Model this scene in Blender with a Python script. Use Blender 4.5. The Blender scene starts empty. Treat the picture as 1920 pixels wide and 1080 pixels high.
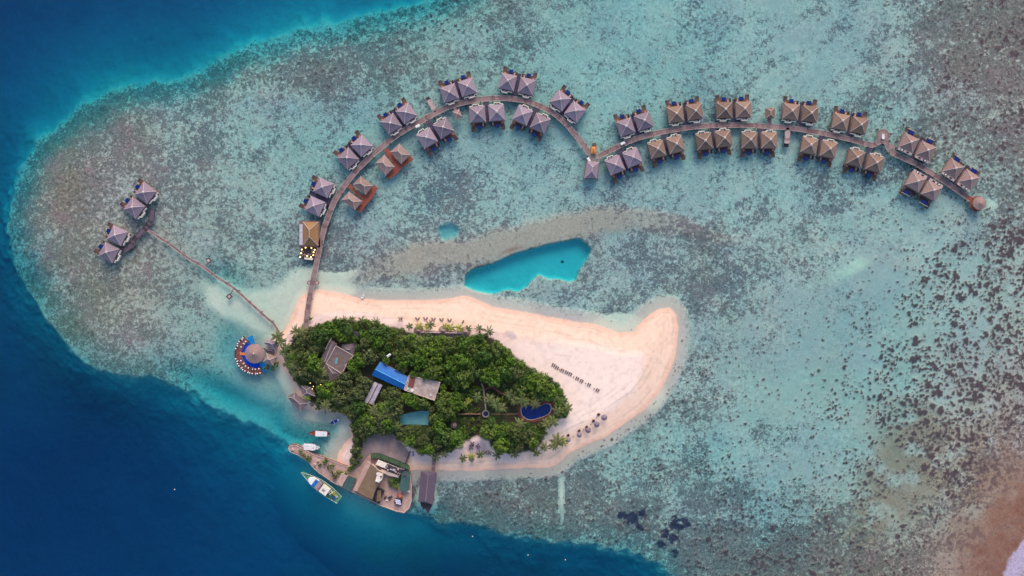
import bpy, math, random
import numpy as np
from mathutils import Vector
R = math.radians
rnd = random.Random(11)
SC = bpy.context.scene
COL = SC.collection

# ---------------------------------------------------------------- camera, world, sun, exposure
H, S = 400.0, 0.25                       # camera height (m), metres per photo pixel at sea level
cam_d = bpy.data.cameras.new('camera')
cam = bpy.data.objects.new('camera', cam_d); COL.objects.link(cam)
cam.location = (0, 0, H); cam.rotation_euler = (0, 0, 0)
cam_d.sensor_width = 36; cam_d.lens = 36 * H / (1920 * S)
cam_d.clip_start = 1; cam_d.clip_end = 20000
SC.camera = cam
SUN_EL, SUN_AZ = R(34), R(8)             # azimuth measured from +Y (top of the picture) clockwise
w = bpy.data.worlds.new('World'); SC.world = w; w.use_nodes = True
nt = w.node_tree; bg = nt.nodes['Background']
sky = nt.nodes.new('ShaderNodeTexSky'); sky.sky_type = 'NISHITA'; sky.sun_disc = False
sky.sun_elevation = SUN_EL; sky.sun_rotation = SUN_AZ; sky.dust_density = 2.5; sky.air_density = 1.0; sky.ozone_density = 1.2
nt.links.new(sky.outputs[0], bg.inputs[0]); bg.inputs[1].default_value = 0.15
sl = bpy.data.lights.new('sun', 'SUN'); sl.energy = 1.15; sl.angle = R(34); sl.color = (1.0, 0.80, 0.66)
so = bpy.data.objects.new('sun', sl); COL.objects.link(so)
d = Vector((math.sin(SUN_AZ) * math.cos(SUN_EL), math.cos(SUN_AZ) * math.cos(SUN_EL), math.sin(SUN_EL)))
so.rotation_euler = d.to_track_quat('Z', 'Y').to_euler(); so.location = d * 500
SC.view_settings.view_transform = 'Standard'; SC.view_settings.look = 'None'
SC.view_settings.exposure = 0.74; SC.view_settings.gamma = 1.0
SC.cycles.max_bounces = 6; SC.cycles.transparent_max_bounces = 12; SC.cycles.volume_bounces = 0
SC.cycles.use_denoising = True

def P(px, py, z=0.0):
    f = (H - z) / H
    return Vector(((px - 960) * S * f, (540 - py) * S * f, z))

# ---------------------------------------------------------------- helpers
def tag(o, label=None, cat=None, group=None, kind=None):
    if label: o['label'] = label
    if cat: o['category'] = cat
    if group: o['group'] = group
    if kind: o['kind'] = kind
    return o
def empty(name, loc=(0, 0, 0), rz=0, label=None, cat=None, group=None):
    o = bpy.data.objects.new(name, None); COL.objects.link(o)
    o.location = loc; o.rotation_euler = (0, 0, rz); o.empty_display_size = 1
    return tag(o, label, cat, group)
KIDS = {}
def children(o): return list(o.children)
def copy_tree(o, parent=None):
    c = o.copy(); COL.objects.link(c); c.parent = parent
    for ch in children(o): copy_tree(ch, c)
    return c
class MB:
    def __init__(s): s.v = []; s.f = []; s.mi = []
    def add(s, vs, fs, mi=0):
        n = len(s.v); s.v += [tuple(v) for v in vs]; s.f += [tuple(n + i for i in f) for f in fs]; s.mi += [mi] * len(fs)
    def box(s, c, size, rz=0, mi=0):
        x, y, z = size[0] / 2, size[1] / 2, size[2] / 2; ca, sa = math.cos(rz), math.sin(rz)
        vs = []
        for dz in (-z, z):
            for dx, dy in ((-x, -y), (x, -y), (x, y), (-x, y)):
                vs.append((c[0] + dx * ca - dy * sa, c[1] + dx * sa + dy * ca, c[2] + dz))
        s.add(vs, [(3, 2, 1, 0), (4, 5, 6, 7), (0, 1, 5, 4), (1, 2, 6, 5), (2, 3, 7, 6), (3, 0, 4, 7)], mi)
    def prism(s, poly, z0, z1, mi=0, scale=1.0):
        n = len(poly); cx = sum(p[0] for p in poly) / n; cy = sum(p[1] for p in poly) / n
        vs = [(p[0], p[1], z0) for p in poly] + [(cx + (p[0] - cx) * scale, cy + (p[1] - cy) * scale, z1) for p in poly]
        a = sum(poly[i][0] * poly[(i + 1) % n][1] - poly[(i + 1) % n][0] * poly[i][1] for i in range(n))
        idx = list(range(n)) if a > 0 else list(range(n))[::-1]
        fs = [tuple(reversed(idx)), tuple(i + n for i in idx)]
        for k in range(n):
            i, j = idx[k], idx[(k + 1) % n]; fs.append((i, j, j + n, i + n))
        s.add(vs, fs, mi)
    def cyl(s, c, r0, r1, z0, z1, n=12, mi=0):
        vs = [(c[0] + r0 * math.cos(2 * math.pi * i / n), c[1] + r0 * math.sin(2 * math.pi * i / n), z0) for i in range(n)]
        if r1 > 1e-4:
            vs += [(c[0] + r1 * math.cos(2 * math.pi * i / n), c[1] + r1 * math.sin(2 * math.pi * i / n), z1) for i in range(n)]
            fs = [(i, (i + 1) % n, n + (i + 1) % n, n + i) for i in range(n)] + [tuple(range(n))[::-1], tuple(range(n, 2 * n))]
        else:
            vs.append((c[0], c[1], z1)); fs = [(i, (i + 1) % n, n) for i in range(n)] + [tuple(range(n))[::-1]]
        s.add(vs, fs, mi)
    def tube(s, pts, rad, n=6, mi=0):
        pts = [Vector(p) for p in pts]; rs = rad if isinstance(rad, (list, tuple)) else [rad] * len(pts)
        vs = []; 
        for i, p in enumerate(pts):
            t = (pts[min(i + 1, len(pts) - 1)] - pts[max(i - 1, 0)]).normalized()
            a = t.cross(Vector((0, 0, 1)));
            if a.length < 1e-3: a = Vector((1, 0, 0))
            a.normalize(); b = t.cross(a)
            for k in range(n):
                th = 2 * math.pi * k / n; vs.append(p + (a * math.cos(th) + b * math.sin(th)) * rs[i])
        fs = [(i * n + k, i * n + (k + 1) % n, (i + 1) * n + (k + 1) % n, (i + 1) * n + k) for i in range(len(pts) - 1) for k in range(n)]
        fs += [tuple(range(n))[::-1], tuple(range((len(pts) - 1) * n, len(pts) * n))]
        s.add(vs, fs, mi)
    def hip(s, poly4, z0, z1, ridge=0.0, mi=0, mi2=None, thick=0.25, flare=True):
        # hip roof over a quad; ridge = fraction of the long side kept as ridge, eaves thickness below
        p = [Vector((q[0], q[1], 0)) for q in poly4]
        if (p[1] - p[0]).length < (p[2] - p[1]).length: p = p[1:] + p[:1]
        c = sum(p, Vector()) / 4; m0 = (p[0] + p[3]) / 2; m1 = (p[1] + p[2]) / 2
        r0 = c + (m0 - c) * ridge; r1 = c + (m1 - c) * ridge
        lo = [Vector((q.x, q.y, z0)) for q in p]; bot = [Vector((q.x, q.y, z0 - thick)) for q in p]
        k = 0.5; zm = z0 + (z1 - z0) * (k - (0.06 if flare else 0))
        tops = [r0, r1, r1, r0]
        mid = [Vector((q.x + (t.x - q.x) * k, q.y + (t.y - q.y) * k, zm)) for q, t in zip(p, tops)]
        if ridge < 0.01:
            vs = bot + lo + mid + [Vector((c.x, c.y, z1))]
            fs = [(8, 9, 12), (9, 10, 12), (10, 11, 12), (11, 8, 12)]
        else:
            vs = bot + lo + mid + [Vector((r0.x, r0.y, z1)), Vector((r1.x, r1.y, z1))]
            fs = [(8, 9, 13, 12), (9, 10, 13), (10, 11, 12, 13), (11, 8, 12)]
        for i in range(4):
            j = (i + 1) % 4; fs += [(4 + i, 4 + j, 8 + j, 8 + i), (i, j, 4 + j, 4 + i)]
        fs.append((3, 2, 1, 0))
        s.add(vs, fs, mi)
        return [(lo[i], mid[i], Vector((tops[i].x, tops[i].y, z1))) for i in range(4)]
    def build(s, name, mat, parent=None, loc=None, smooth=False, rz=None):
        me = bpy.data.meshes.new(name); me.from_pydata(s.v, [], s.f); me.update()
        import bmesh
        bm = bmesh.new(); bm.from_mesh(me); bmesh.ops.recalc_face_normals(bm, faces=bm.faces) if len(s.f) < 3000 else None; bm.to_mesh(me); bm.free()
        mats = mat if isinstance(mat, (list, tuple)) else [mat]
        for m in mats: me.materials.append(m)
        if len(mats) > 1:
            for p, i in zip(me.polygons, s.mi): p.material_index = i
        if smooth: me.polygons.foreach_set('use_smooth', [True] * len(me.polygons))
        o = bpy.data.objects.new(name, me); COL.objects.link(o)
        if parent: o.parent = parent
        if loc is not None: o.location = loc
        if rz is not None: o.rotation_euler.z = rz
        return o

def srgb(r, g, b):
    f = lambda c: (c / 255 / 12.92) if c / 255 <= .04045 else ((c / 255 + .055) / 1.055) ** 2.4
    return (f(r), f(g), f(b), 1)
def mat(name, c1, c2=None, scale=1.0, rough=0.85, stretch=(1, 1, 1), detail=6, metal=0, spec=0.3, bump=0.0, c3=None, rand=0.0, coord='Object'):
    m = bpy.data.materials.new(name); m.use_nodes = True; t = m.node_tree; b = t.nodes['Principled BSDF']
    b.inputs['Roughness'].default_value = rough; b.inputs['Metallic'].default_value = metal
    b.inputs['Specular IOR Level'].default_value = spec
    tc = t.nodes.new('ShaderNodeTexCoord'); mp = t.nodes.new('ShaderNodeMapping'); mp.inputs['Scale'].default_value = stretch
    t.links.new(tc.outputs[coord], mp.inputs[0])
    n = t.nodes.new('ShaderNodeTexNoise'); n.inputs['Scale'].default_value = scale; n.inputs['Detail'].default_value = detail; n.inputs['Roughness'].default_value = .65
    t.links.new(mp.outputs[0], n.inputs['Vector'])
    r = t.nodes.new('ShaderNodeValToRGB'); r.color_ramp.elements[0].position = .32; r.color_ramp.elements[1].position = .68
    if c2 is None: c2 = tuple(min(1, x * 1.25) for x in c1[:3])
    r.color_ramp.elements[0].color = tuple(c1[:3]) + (1,); r.color_ramp.elements[1].color = tuple(c2[:3]) + (1,)
    if c3: e = r.color_ramp.elements.new(.5); e.color = tuple(c3[:3]) + (1,)
    t.links.new(n.outputs['Fac'], r.inputs[0]); out = r.outputs[0]
    if rand:
        oi = t.nodes.new('ShaderNodeObjectInfo'); mr = t.nodes.new('ShaderNodeMapRange')
        mr.inputs[3].default_value = 1 - rand; mr.inputs[4].default_value = 1 + rand
        t.links.new(oi.outputs['Random'], mr.inputs[0])
        hs = t.nodes.new('ShaderNodeHueSaturation'); t.links.new(mr.outputs[0], hs.inputs['Value']); t.links.new(out, hs.inputs['Color']); out = hs.outputs[0]
    t.links.new(out, b.inputs['Base Color'])
    if bump:
        bp = t.nodes.new('ShaderNodeBump'); bp.inputs['Strength'].default_value = bump; bp.inputs['Distance'].default_value = .1
        t.links.new(n.outputs['Fac'], bp.inputs['Height']); t.links.new(bp.outputs[0], b.inputs['Normal'])
    return m
def emat(name, c, s):
    m = mat(name, c, c); b = m.node_tree.nodes['Principled BSDF']
    b.inputs['Emission Color'].default_value = c; b.inputs['Emission Strength'].default_value = s
    return m
M = {}
M['thatch_grey'] = mat('grey_thatch', (.145, .108, .138), (.32, .245, .295), 2.2, .95, (1, 1, 3), 8, rand=.2, bump=.4)
M['thatch_brown'] = mat('brown_thatch', (.122, .078, .060), (.285, .188, .140), 2.2, .95, (1, 1, 3), 8, rand=.2, bump=.4)  # same thatch as the western villas; warmer eastern light put into its colour
M['thatch_red'] = mat('reddish_thatch', (.17, .108, .10), (.36, .245, .215), 2.2, .95, (1, 1, 3), 8, rand=.12, bump=.4)
M['thatch_new'] = mat('fresh_thatch', (.20, .105, .045), (.36, .20, .095), 1.6, .95, (1, 1, 3), 8, bump=.4)
M['ridge'] = mat('ridge_cap', (.42, .34, .33), (.58, .48, .46), 3)
M['wood'] = mat('weathered_timber', (.15, .095, .085), (.26, .17, .155), 3, .9, (1, 1, 1))
M['wood_pale'] = mat('pale_timber', (.36, .25, .24), (.50, .37, .34), 2.0)
M['wood_dark'] = mat('dark_timber', (.03, .022, .03), (.075, .05, .06), 2.5)
M['wood_brown'] = mat('brown_decking', (.06, .034, .03), (.14, .082, .065), 2.0, rand=.2)
M['deck_red'] = mat('red_decking', (.19, .048, .032), (.30, .085, .058), 1.2)
M['cream'] = mat('cream_wall', (.62, .54, .44), (.82, .74, .64), 1.5)
M['mauve'] = mat('mauve_shingles', (.105, .075, .082), (.215, .158, .165), 1.6, .95, (1, 1, 3), 8, bump=.3)
M['path_dark'] = mat('shaded_slate_decking', (.04, .035, .06), (.075, .065, .11), 1.5)  # shade of the gap between paired villas is mixed into this dark tone
M['white'] = mat('white_paint', (.62, .60, .58), (.82, .80, .78), 1.0, .5)
M['white_hull'] = mat('white_hull', (.70, .70, .70), (.84, .84, .84), .8, .35, spec=.5)
M['pool_blue'] = mat('pool_water', (.0, .011, .12), (.0, .022, .20), .8, .06, spec=.5)
M['pool_bright'] = mat('bright_pool_water', (.0, .03, .36), (.0, .07, .52), .6, .06, spec=.5)
M['pond'] = mat('pond_water', (.07, .28, .30), (.17, .40, .40), .15, .08, spec=.5)
M['blue_fabric'] = mat('blue_fabric', (.01, .04, .25), (.02, .07, .35), 2)
M['navy'] = mat('navy_paint', (.01, .015, .05), (.02, .03, .09), 2)
M['blue_sheet'] = mat('blue_metal_sheet', (.0, .10, .36), (.01, .16, .50), .7, .5, (1, 1, 1), spec=.4)
M['blue_ridge'] = mat('pale_blue_flashing', (.05, .30, .62), (.12, .40, .70), 2, .5)
M['concrete'] = mat('stained_concrete', (.27, .20, .17), (.56, .44, .385), .45, .9, detail=9)
M['concrete_pink'] = mat('pink_concrete', (.36, .215, .18), (.52, .34, .285), .5, .9, detail=9)
M['parapet'] = mat('parapet_concrete', (.46, .35, .29), (.62, .49, .42), 1)
M['metal_grey'] = mat('grey_metal_sheet', (.36, .32, .37), (.58, .52, .58), .5, .5)
M['roof_olive'] = mat('olive_brown_roof', (.15, .095, .055), (.215, .14, .085), .3, .7)
M['roof_green'] = mat('dark_green_roof', (.028, .075, .07), (.06, .125, .115), .4, .7)
M['green_paint'] = mat('green_paint', (.02, .16, .07), (.04, .26, .12), 1, .5)
M['green_dark'] = mat('dark_green_paint', (.02, .05, .05), (.04, .09, .09), 1, .5)
M['purple_roof'] = mat('purple_grey_shingles', (.085, .06, .085), (.135, .10, .13), .6, .9, (1, 4, 1))
M['purple_pave'] = mat('purple_grey_paving', (.22, .16, .19), (.33, .25, .28), .7)
M['orange'] = mat('orange_paint', (.50, .14, .03), (.68, .24, .06), 1)
M['red'] = mat('red_paint', (.38, .05, .03), (.5, .1, .06), 1, .5)
M['yellow'] = mat('yellow_paint', (.6, .42, .03), (.75, .55, .06), 1, .5)
M['stone'] = mat('grey_stone', (.16, .14, .12), (.36, .31, .27), 1.2)
M['path'] = mat('pale_path', (.34, .26, .20), (.5, .4, .32), 1)
M['redbrown'] = mat('red_brown_wall', (.14, .04, .03), (.22, .08, .06), 1)
M['brownwall'] = mat('brown_wall', (.14, .075, .04), (.24, .14, .08), 1)
M['black'] = mat('dark_frame', (.012, .01, .015), (.03, .025, .03), 1)
M['trunk'] = mat('bark', (.10, .075, .055), (.2, .16, .13), 3)
M['lamp'] = emat('warm_lamp_glass', (1.0, .66, .20, 1), 3)
M['flesh_cloth'] = mat('terracotta_cloth', (.35, .12, .08), (.5, .2, .13), 2)
M['rope'] = mat('dark_rope', (.03, .025, .03), (.06, .05, .05), 2)

# foliage: per-object tint and clump-scale variation
def foliage(name, cols, scale=.9):
    m = bpy.data.materials.new(name); m.use_nodes = True; t = m.node_tree; b = t.nodes['Principled BSDF']
    b.inputs['Roughness'].default_value = .6; b.inputs['Specular IOR Level'].default_value = .25
    oi = t.nodes.new('ShaderNodeObjectInfo'); r = t.nodes.new('ShaderNodeValToRGB'); cr = r.color_ramp
    cr.elements[0].color = cols[0] + (1,); cr.elements[1].color = cols[-1] + (1,)
    for i, c in enumerate(cols[1:-1]): e = cr.elements.new((i + 1) / (len(cols) - 1)); e.color = c + (1,)
    t.links.new(oi.outputs['Random'], r.inputs[0])
    tc = t.nodes.new('ShaderNodeTexCoord'); n = t.nodes.new('ShaderNodeTexNoise'); n.inputs['Scale'].default_value = scale; n.inputs['Detail'].default_value = 4
    t.links.new(tc.outputs['Object'], n.inputs['Vector'])
    mr = t.nodes.new('ShaderNodeMapRange'); mr.inputs[1].default_value = .3; mr.inputs[2].default_value = .7; mr.inputs[3].default_value = .5; mr.inputs[4].default_value = 1.65
    t.links.new(n.outputs['Fac'], mr.inputs[0])
    hs = t.nodes.new('ShaderNodeHueSaturation'); t.links.new(mr.outputs[0], hs.inputs['Value']); t.links.new(r.outputs[0], hs.inputs['Color'])
    t.links.new(hs.outputs[0], b.inputs['Base Color'])
    return m
M['leaf'] = foliage('broad_leaves', [(.048, .098, .018), (.078, .155, .016), (.115, .19, .02), (.10, .135, .03), (.06, .12, .024)])
M['leaf_olive'] = foliage('olive_leaves', [(.075, .098, .032), (.10, .118, .042), (.08, .11, .026)])
M['frond'] = foliage('palm_leaves', [(.06, .088, .022), (.085, .112, .026), (.11, .115, .036), (.07, .095, .03)], .5)
M['frond_yellow'] = foliage('yellow_palm_leaves', [(.17, .20, .03), (.24, .24, .04)], .5)
M['frond_dry'] = foliage('dry_palm_leaves', [(.22, .13, .07), (.27, .17, .09)], .5)

# ---------------------------------------------------------------- terrain fields (photo-pixel plan units = 0.25 m)
REEF = [(880, -30), (760, 10), (690, 24), (640, 36), (560, 48), (500, 72), (430, 102), (380, 126), (330, 146), (270, 158), (210, 168), (165, 192), (115, 224), (68, 262), (30, 320), (10, 380), (4, 430), (14, 480), (40, 532), (75, 582), (108, 622), (140, 662), (175, 690), (230, 700), (275, 704), (320, 722), (360, 740), (420, 768), (480, 800), (530, 830), (548, 852), (600, 890), (640, 918), (700, 946), (770, 966), (830, 980), (900, 990), (1000, 1012), (1100, 1024), (1180, 1036), (1230, 1056), (1262, 1082), (1290, 1120), (1400, 1400), (9000, 2500), (9000, -2500), (1300, -900)]
ISLAND = [(541, 604), (553, 577), (563, 558), (576, 547), (593, 543), (625, 547), (659, 554), (678, 560), (707, 562), (773, 563), (820, 562), (857, 557), (877, 555), (893, 560), (923, 575), (973, 583), (1023, 593), (1073, 602), (1113, 607), (1140, 617), (1163, 624), (1187, 622), (1200, 607), (1217, 590), (1237, 578), (1257, 577), (1268, 590), (1272, 620), (1268, 660), (1263, 680), (1250, 710), (1233, 740), (1207, 770), (1173, 793), (1133, 820), (1100, 835), (1067, 850), (1043, 872), (1027, 877), (973, 878), (907, 882), (840, 883), (773, 880), (765, 892), (700, 905), (660, 890), (640, 874), (631, 864), (633, 851), (644, 833), (660, 818), (657, 811), (656, 786), (644, 777), (618, 772), (593, 770), (570, 766), (556, 735), (548, 718), (536, 700), (526, 682), (514, 676), (506, 662), (508, 645), (520, 628), (534, 618)]
CANOPY = [(533, 668), (540, 650), (562, 628), (575, 620), (590, 611), (620, 603), (650, 600), (690, 602), (720, 610), (745, 614), (785, 632), (885, 632), (905, 626), (925, 634), (945, 652), (958, 662), (985, 682), (1000, 694), (1028, 706), (1048, 722), (1055, 737), (1056, 748), (1066, 765), (1062, 780), (1036, 788), (1020, 805), (1016, 828), (1002, 843), (970, 848), (935, 848), (920, 836), (915, 820), (895, 816), (868, 828), (852, 843), (815, 852), (790, 848), (770, 838), (752, 824), (735, 812), (700, 812), (684, 822), (680, 850), (668, 872), (658, 868), (662, 845), (664, 818), (660, 800), (655, 782), (640, 772), (602, 762), (580, 752), (566, 732), (556, 715), (543, 692)]
POOL = [(873, 519), (885, 507), (923, 495), (950, 483), (1007, 465), (1050, 455), (1087, 448), (1097, 457), (1107, 467), (1107, 475), (1097, 490), (1087, 507), (1080, 523), (1066, 526), (1048, 522), (1023, 521), (1010, 514), (998, 523), (987, 538), (970, 545), (950, 542), (930, 548), (910, 549), (887, 543), (870, 535)]
DRY = [(900, 648), (940, 640), (1010, 640), (1080, 646), (1150, 658), (1198, 668), (1200, 700), (1184, 735), (1150, 762), (1105, 784), (1060, 815), (1035, 838), (1010, 838), (960, 760), (960, 700)]
BAR = [(660, 522), (700, 505), (760, 488), (820, 474), (880, 474), (940, 458), (1000, 441), (1060, 426), (1130, 412), (1210, 412), (1290, 428), (1350, 448), (1425, 452)]
RED = [(1745, 1100), (1790, 1020), (1850, 940), (1895, 865), (1960, 800), (2400, 600), (2400, 1400), (1745, 1400)]
CORNER = [(1878, 1085), (1895, 1045), (1925, 1008), (2400, 800), (2400, 1500)]
WEED = [(1185, 975, 16), (1205, 962, 10), (1175, 968, 9), (1200, 990, 9), (1250, 1000, 12), (1268, 985, 17), (1262, 1008, 12), (1285, 978, 9), (1240, 1022, 8), (1265, 1038, 10), (1288, 985, 8), (1165, 967, 8), (1056, 491, 3.5)]

gx = np.concatenate([-260 - np.geomspace(30, 12000, 22)[::-1], np.arange(-260, 2181, 2.0), 2180 + np.geomspace(30, 12000, 22)])
gy = np.concatenate([-160 - np.geomspace(30, 12000, 22)[::-1], np.arange(-160, 1241, 2.0), 1240 + np.geomspace(30, 12000, 22)])
GX, GY = np.meshgrid(gx, gy)
NXg, NYg = len(gx), len(gy)

def vnoise(X, Y, sc, seed):
    x = X / sc; y = Y / sc; xi = np.floor(x).astype(np.int64); yi = np.floor(y).astype(np.int64)
    fx = x - xi; fy = y - yi; fx = fx * fx * (3 - 2 * fx); fy = fy * fy * (3 - 2 * fy)
    def h(a, b):
        n = (a * 374761393 + b * 668265263 + seed * 1442695041) & 0xffffffff
        n = ((n ^ (n >> 13)) * 1274126177) & 0xffffffff
        return ((n ^ (n >> 16)) & 0xffff) / 65535.0
    return (h(xi, yi) * (1 - fx) + h(xi + 1, yi) * fx) * (1 - fy) + (h(xi, yi + 1) * (1 - fx) + h(xi + 1, yi + 1) * fx) * fy
def fbm(X, Y, sc, seed, o=4, g=.5):
    s = 0; a = 1; t = 0
    for i in range(o):
        s = s + a * vnoise(X + 17.3 * i, Y - 9.1 * i, sc / 2 ** i, seed + i); t += a; a *= g
    return s / t
def segdist(poly, closed=True, X=None, Y=None):
    X = GX if X is None else X; Y = GY if Y is None else Y
    D = np.full(X.shape, 1e9); n = len(poly)
    for i in range(n if closed else n - 1):
        (x0, y0), (x1, y1) = poly[i], poly[(i + 1) % n]; dx, dy = x1 - x0, y1 - y0
        t = np.clip(((X - x0) * dx + (Y - y0) * dy) / (dx * dx + dy * dy + 1e-9), 0, 1)
        D = np.minimum(D, (X - x0 - t * dx) ** 2 + (Y - y0 - t * dy) ** 2)
    return np.sqrt(D)
def inside(poly, X=None, Y=None):
    X = GX if X is None else X; Y = GY if Y is None else Y
    I = np.zeros(np.shape(X), bool); n = len(poly)
    for i in range(n):
        (x0, y0), (x1, y1) = poly[i], poly[(i + 1) % n]
        if y0 == y1: continue
        I ^= ((y0 > Y) != (y1 > Y)) & (X < (x1 - x0) * (Y - y0) / (y1 - y0) + x0)
    return I
def sd(poly, wob=0, sc=30, seed=1):            # positive inside
    X, Y = GX, GY
    if wob: X = GX + wob * (fbm(GX, GY, sc, seed) - .5) * 2; Y = GY + wob * (fbm(GX, GY, sc, seed + 50) - .5) * 2
    d_ = segdist(poly, True, X, Y); return np.where(inside(poly, X, Y), d_, -d_)
def sst(a, b, x): t = np.clip((x - a) / (b - a), 0, 1); return t * t * (3 - 2 * t)
def gauss(x, y, rx, ry=None, rot=0):
    ry = ry or rx; c, s_ = math.cos(rot), math.sin(rot); u = (GX - x) * c + (GY - y) * s_; v = -(GX - x) * s_ + (GY - y) * c
    return np.exp(-(u / rx) ** 2 - (v / ry) ** 2)
def lattice(rows):
    A = np.array([[float(c) for c in r.split()] for r in rows])
    wx = GX + 50 * (fbm(GX, GY, 90, 71) - .5); wy = GY + 50 * (fbm(GX, GY, 90, 72) - .5)
    x = np.clip(wx / 120, 0, 15.999); y = np.clip(wy / 120, 0, 8.999)
    xi = x.astype(int); yi = y.astype(int); fx = x - xi; fy = y - yi; fx = fx * fx * (3 - 2 * fx); fy = fy * fy * (3 - 2 * fy)
    return (A[yi, xi] * (1 - fx) + A[yi, xi + 1] * fx) * (1 - fy) + (A[yi + 1, xi] * (1 - fx) + A[yi + 1, xi + 1] * fx) * fy
DEP = lattice([
 '9 9 9 9 7 6 6 5 5 6 6 6 5 5 4 3 2',
 '9 7 4 3 3 4 5 5 6 6 6 6 5 5 4 2 2',
 '4 2 2 4 5 6 6 5 6 6 6 6 5 5 5 3 2',
 '3 1 2 3 4 5 5 5 5 5 5 5 5 5 5 4 3',
 '3 2 2 3 4 4 3 3 4 4 4 4 4 4 4 4 3',
 '4 3 2 4 4 3 3 4 4 4 4 4 4 5 5 4 3',
 '4 4 3 5 6 4 4 4 4 4 4 4 5 5 5 3 2',
 '6 6 6 8 8 6 4 4 4 5 5 6 5 5 4 2 1',
 '8 8 8 8 8 8 5 4 4 4 5 5 6 4 3 2 0',
 '8 8 8 8 8 8 5 5 5 5 5 5 5 3 2 1 0']) * .185
COV = lattice([
 '5 5 6 6 6 5 6 5 5 4 3 4 3 3 5 7 8',
 '5 5 8 8 6 7 6 4 5 3 3 3 3 3 4 7 7',
 '8 8 8 6 4 4 3 4 3 3 3 3 3 4 4 6 6',
 '6 8 6 6 5 4 4 6 4 4 4 4 4 5 4 4 6',
 '7 7 6 5 5 6 5 5 4 4 5 6 5 4 2 3 4',
 '5 7 6 5 2 2 4 4 5 4 5 5 3 2 1 1 3',
 '7 7 7 5 2 3 3 3 4 4 4 4 2 1 1 2 4',
 '5 5 5 3 3 3 3 4 5 5 4 4 3 2 2 4 5',
 '5 5 5 5 5 5 6 7 7 7 6 6 5 5 4 5 6',
 '6 6 6 6 6 6 6 7 7 7 7 7 8 7 6 6 6']) / 9
BIG = lattice([
 '0 0 0 0 0 0 2 3 1 0 0 0 0 0 1 3 4',
 '0 0 0 1 0 2 2 0 1 0 0 1 0 0 1 4 5',
 '0 0 1 0 0 0 0 0 0 0 0 0 0 0 2 5 5',
 '0 0 0 0 0 0 0 0 0 0 0 0 0 1 1 1 4',
 '0 0 0 0 0 0 0 0 0 0 0 1 0 0 1 5 8',
 '0 0 0 0 0 0 0 0 0 0 0 0 1 1 3 6 7',
 '0 0 0 0 0 0 0 0 0 0 0 2 1 2 5 8 8',
 '0 0 0 0 0 0 0 0 0 1 2 2 1 2 4 7 8',
 '0 0 0 0 0 0 0 2 3 2 3 3 4 3 3 6 2',
 '0 0 0 0 0 0 0 0 0 0 2 4 6 4 4 4 0']) / 9
OLV = lattice([
 '0 0 0 0 0 1 3 4 4 1 0 0 0 1 2 5 6',
 '0 0 5 5 4 3 4 3 1 0 0 0 0 0 2 5 5',
 '3 6 6 2 1 1 0 0 0 0 0 0 0 0 1 4 4',
 '3 9 5 3 2 1 1 0 0 0 0 0 0 0 0 1 5',
 '5 8 6 4 3 2 2 3 3 3 2 2 1 1 0 1 2',
 '4 8 7 4 4 4 2 1 0 0 1 1 2 2 1 1 3',
 '4 7 7 3 3 3 2 1 1 1 2 2 2 2 1 2 5',
 '0 2 2 1 1 3 2 1 2 3 2 1 1 1 4 5 7',
 '0 0 0 0 0 2 5 6 5 4 3 2 2 3 6 6 8',
 '0 0 0 0 0 2 6 6 5 4 3 3 3 7 7 7 9']) / 9
COV = COV * (1 - .14 * sst(760, 300, GX)) + .42 * (fbm(GX, GY, 48, 110, 3) - .5)
ur = GX * .86 - GY * .5; vr = GX * .5 + GY * .86
strk2 = fbm(ur / 3.2, vr, 26, 120, 3); COV = np.clip(COV + .5 * (strk2 - .5) * sst(1150, 1400, GX), .02, 1)
OLV = np.clip(OLV + .5 * (fbm(GX, GY, 60, 130, 3) - .5), 0, 1)
d_reef = -sd(REEF, 9, 46, 3) + 13 * (fbm(GX, GY, 15, 230, 3) - .5)
Lg = 17 + 26 * sst(420, 120, GY) * sst(900, 500, GX) + 10 * sst(700, 560, GX) * sst(120, 420, GX) * sst(640, 720, GY)
depth_reef = DEP * (1 + .35 * (fbm(GX, GY, 26, 5) - .5)) + .25 * (fbm(GX, GY, 9, 6, 3) - .5)
tl = sst(620, 500, GY) * sst(1000, 820, GX)
rag = 18 * (fbm(GX, GY, 22, 141, 3) - .5)
depth_reef = depth_reef + (1.9 * tl + .7 * (1 - tl)) * sst(-62, 4, d_reef + rag) + .5 * sst(-110, -20, d_reef + rag) * tl
depth_reef = depth_reef + 3.0 * gauss(420, 742, 85, 26, .5) + 2.2 * gauss(545, 800, 60, 34, .5) + 2.6 * gauss(632, 812, 15, 22) + 1.4 * gauss(560, 815, 45, 18, .2) + 1.0 * gauss(800, 960, 40, 18) + .9 * gauss(425, 520, 40, 25, .5) + 1.2 * gauss(430, 650, 30, 45)
deep = 15.5 * (1 - np.exp(-np.maximum(d_reef, 0) * S / Lg)) + 2.0 * sst(-10, 30, d_reef + 16 * (fbm(GX, GY, 16, 7) - .5)) + 2.0 * gauss(60, 950, 260, 180) + 1.5 * gauss(160, 800, 120, 60, .7)
Dp = depth_reef + deep
pool = sd(POOL, 2.5, 14, 21)
poolm = sst(-2.5, 2.5, pool)
hole = sst(.25, .8, gauss(840, 436, 21, 17) + .6 * (fbm(GX, GY, 11, 9, 3) - .5)); Dp = Dp + 1.7 * hole
bard = segdist(BAR, False, GX + 14 * (fbm(GX, GY, 40, 12) - .5), GY + 14 * (fbm(GX, GY, 40, 13) - .5))
barw = np.interp(GX, [640, 760, 900, 1080, 1200, 1330, 1430], [16, 27, 28, 25, 21, 14, 6])
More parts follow.
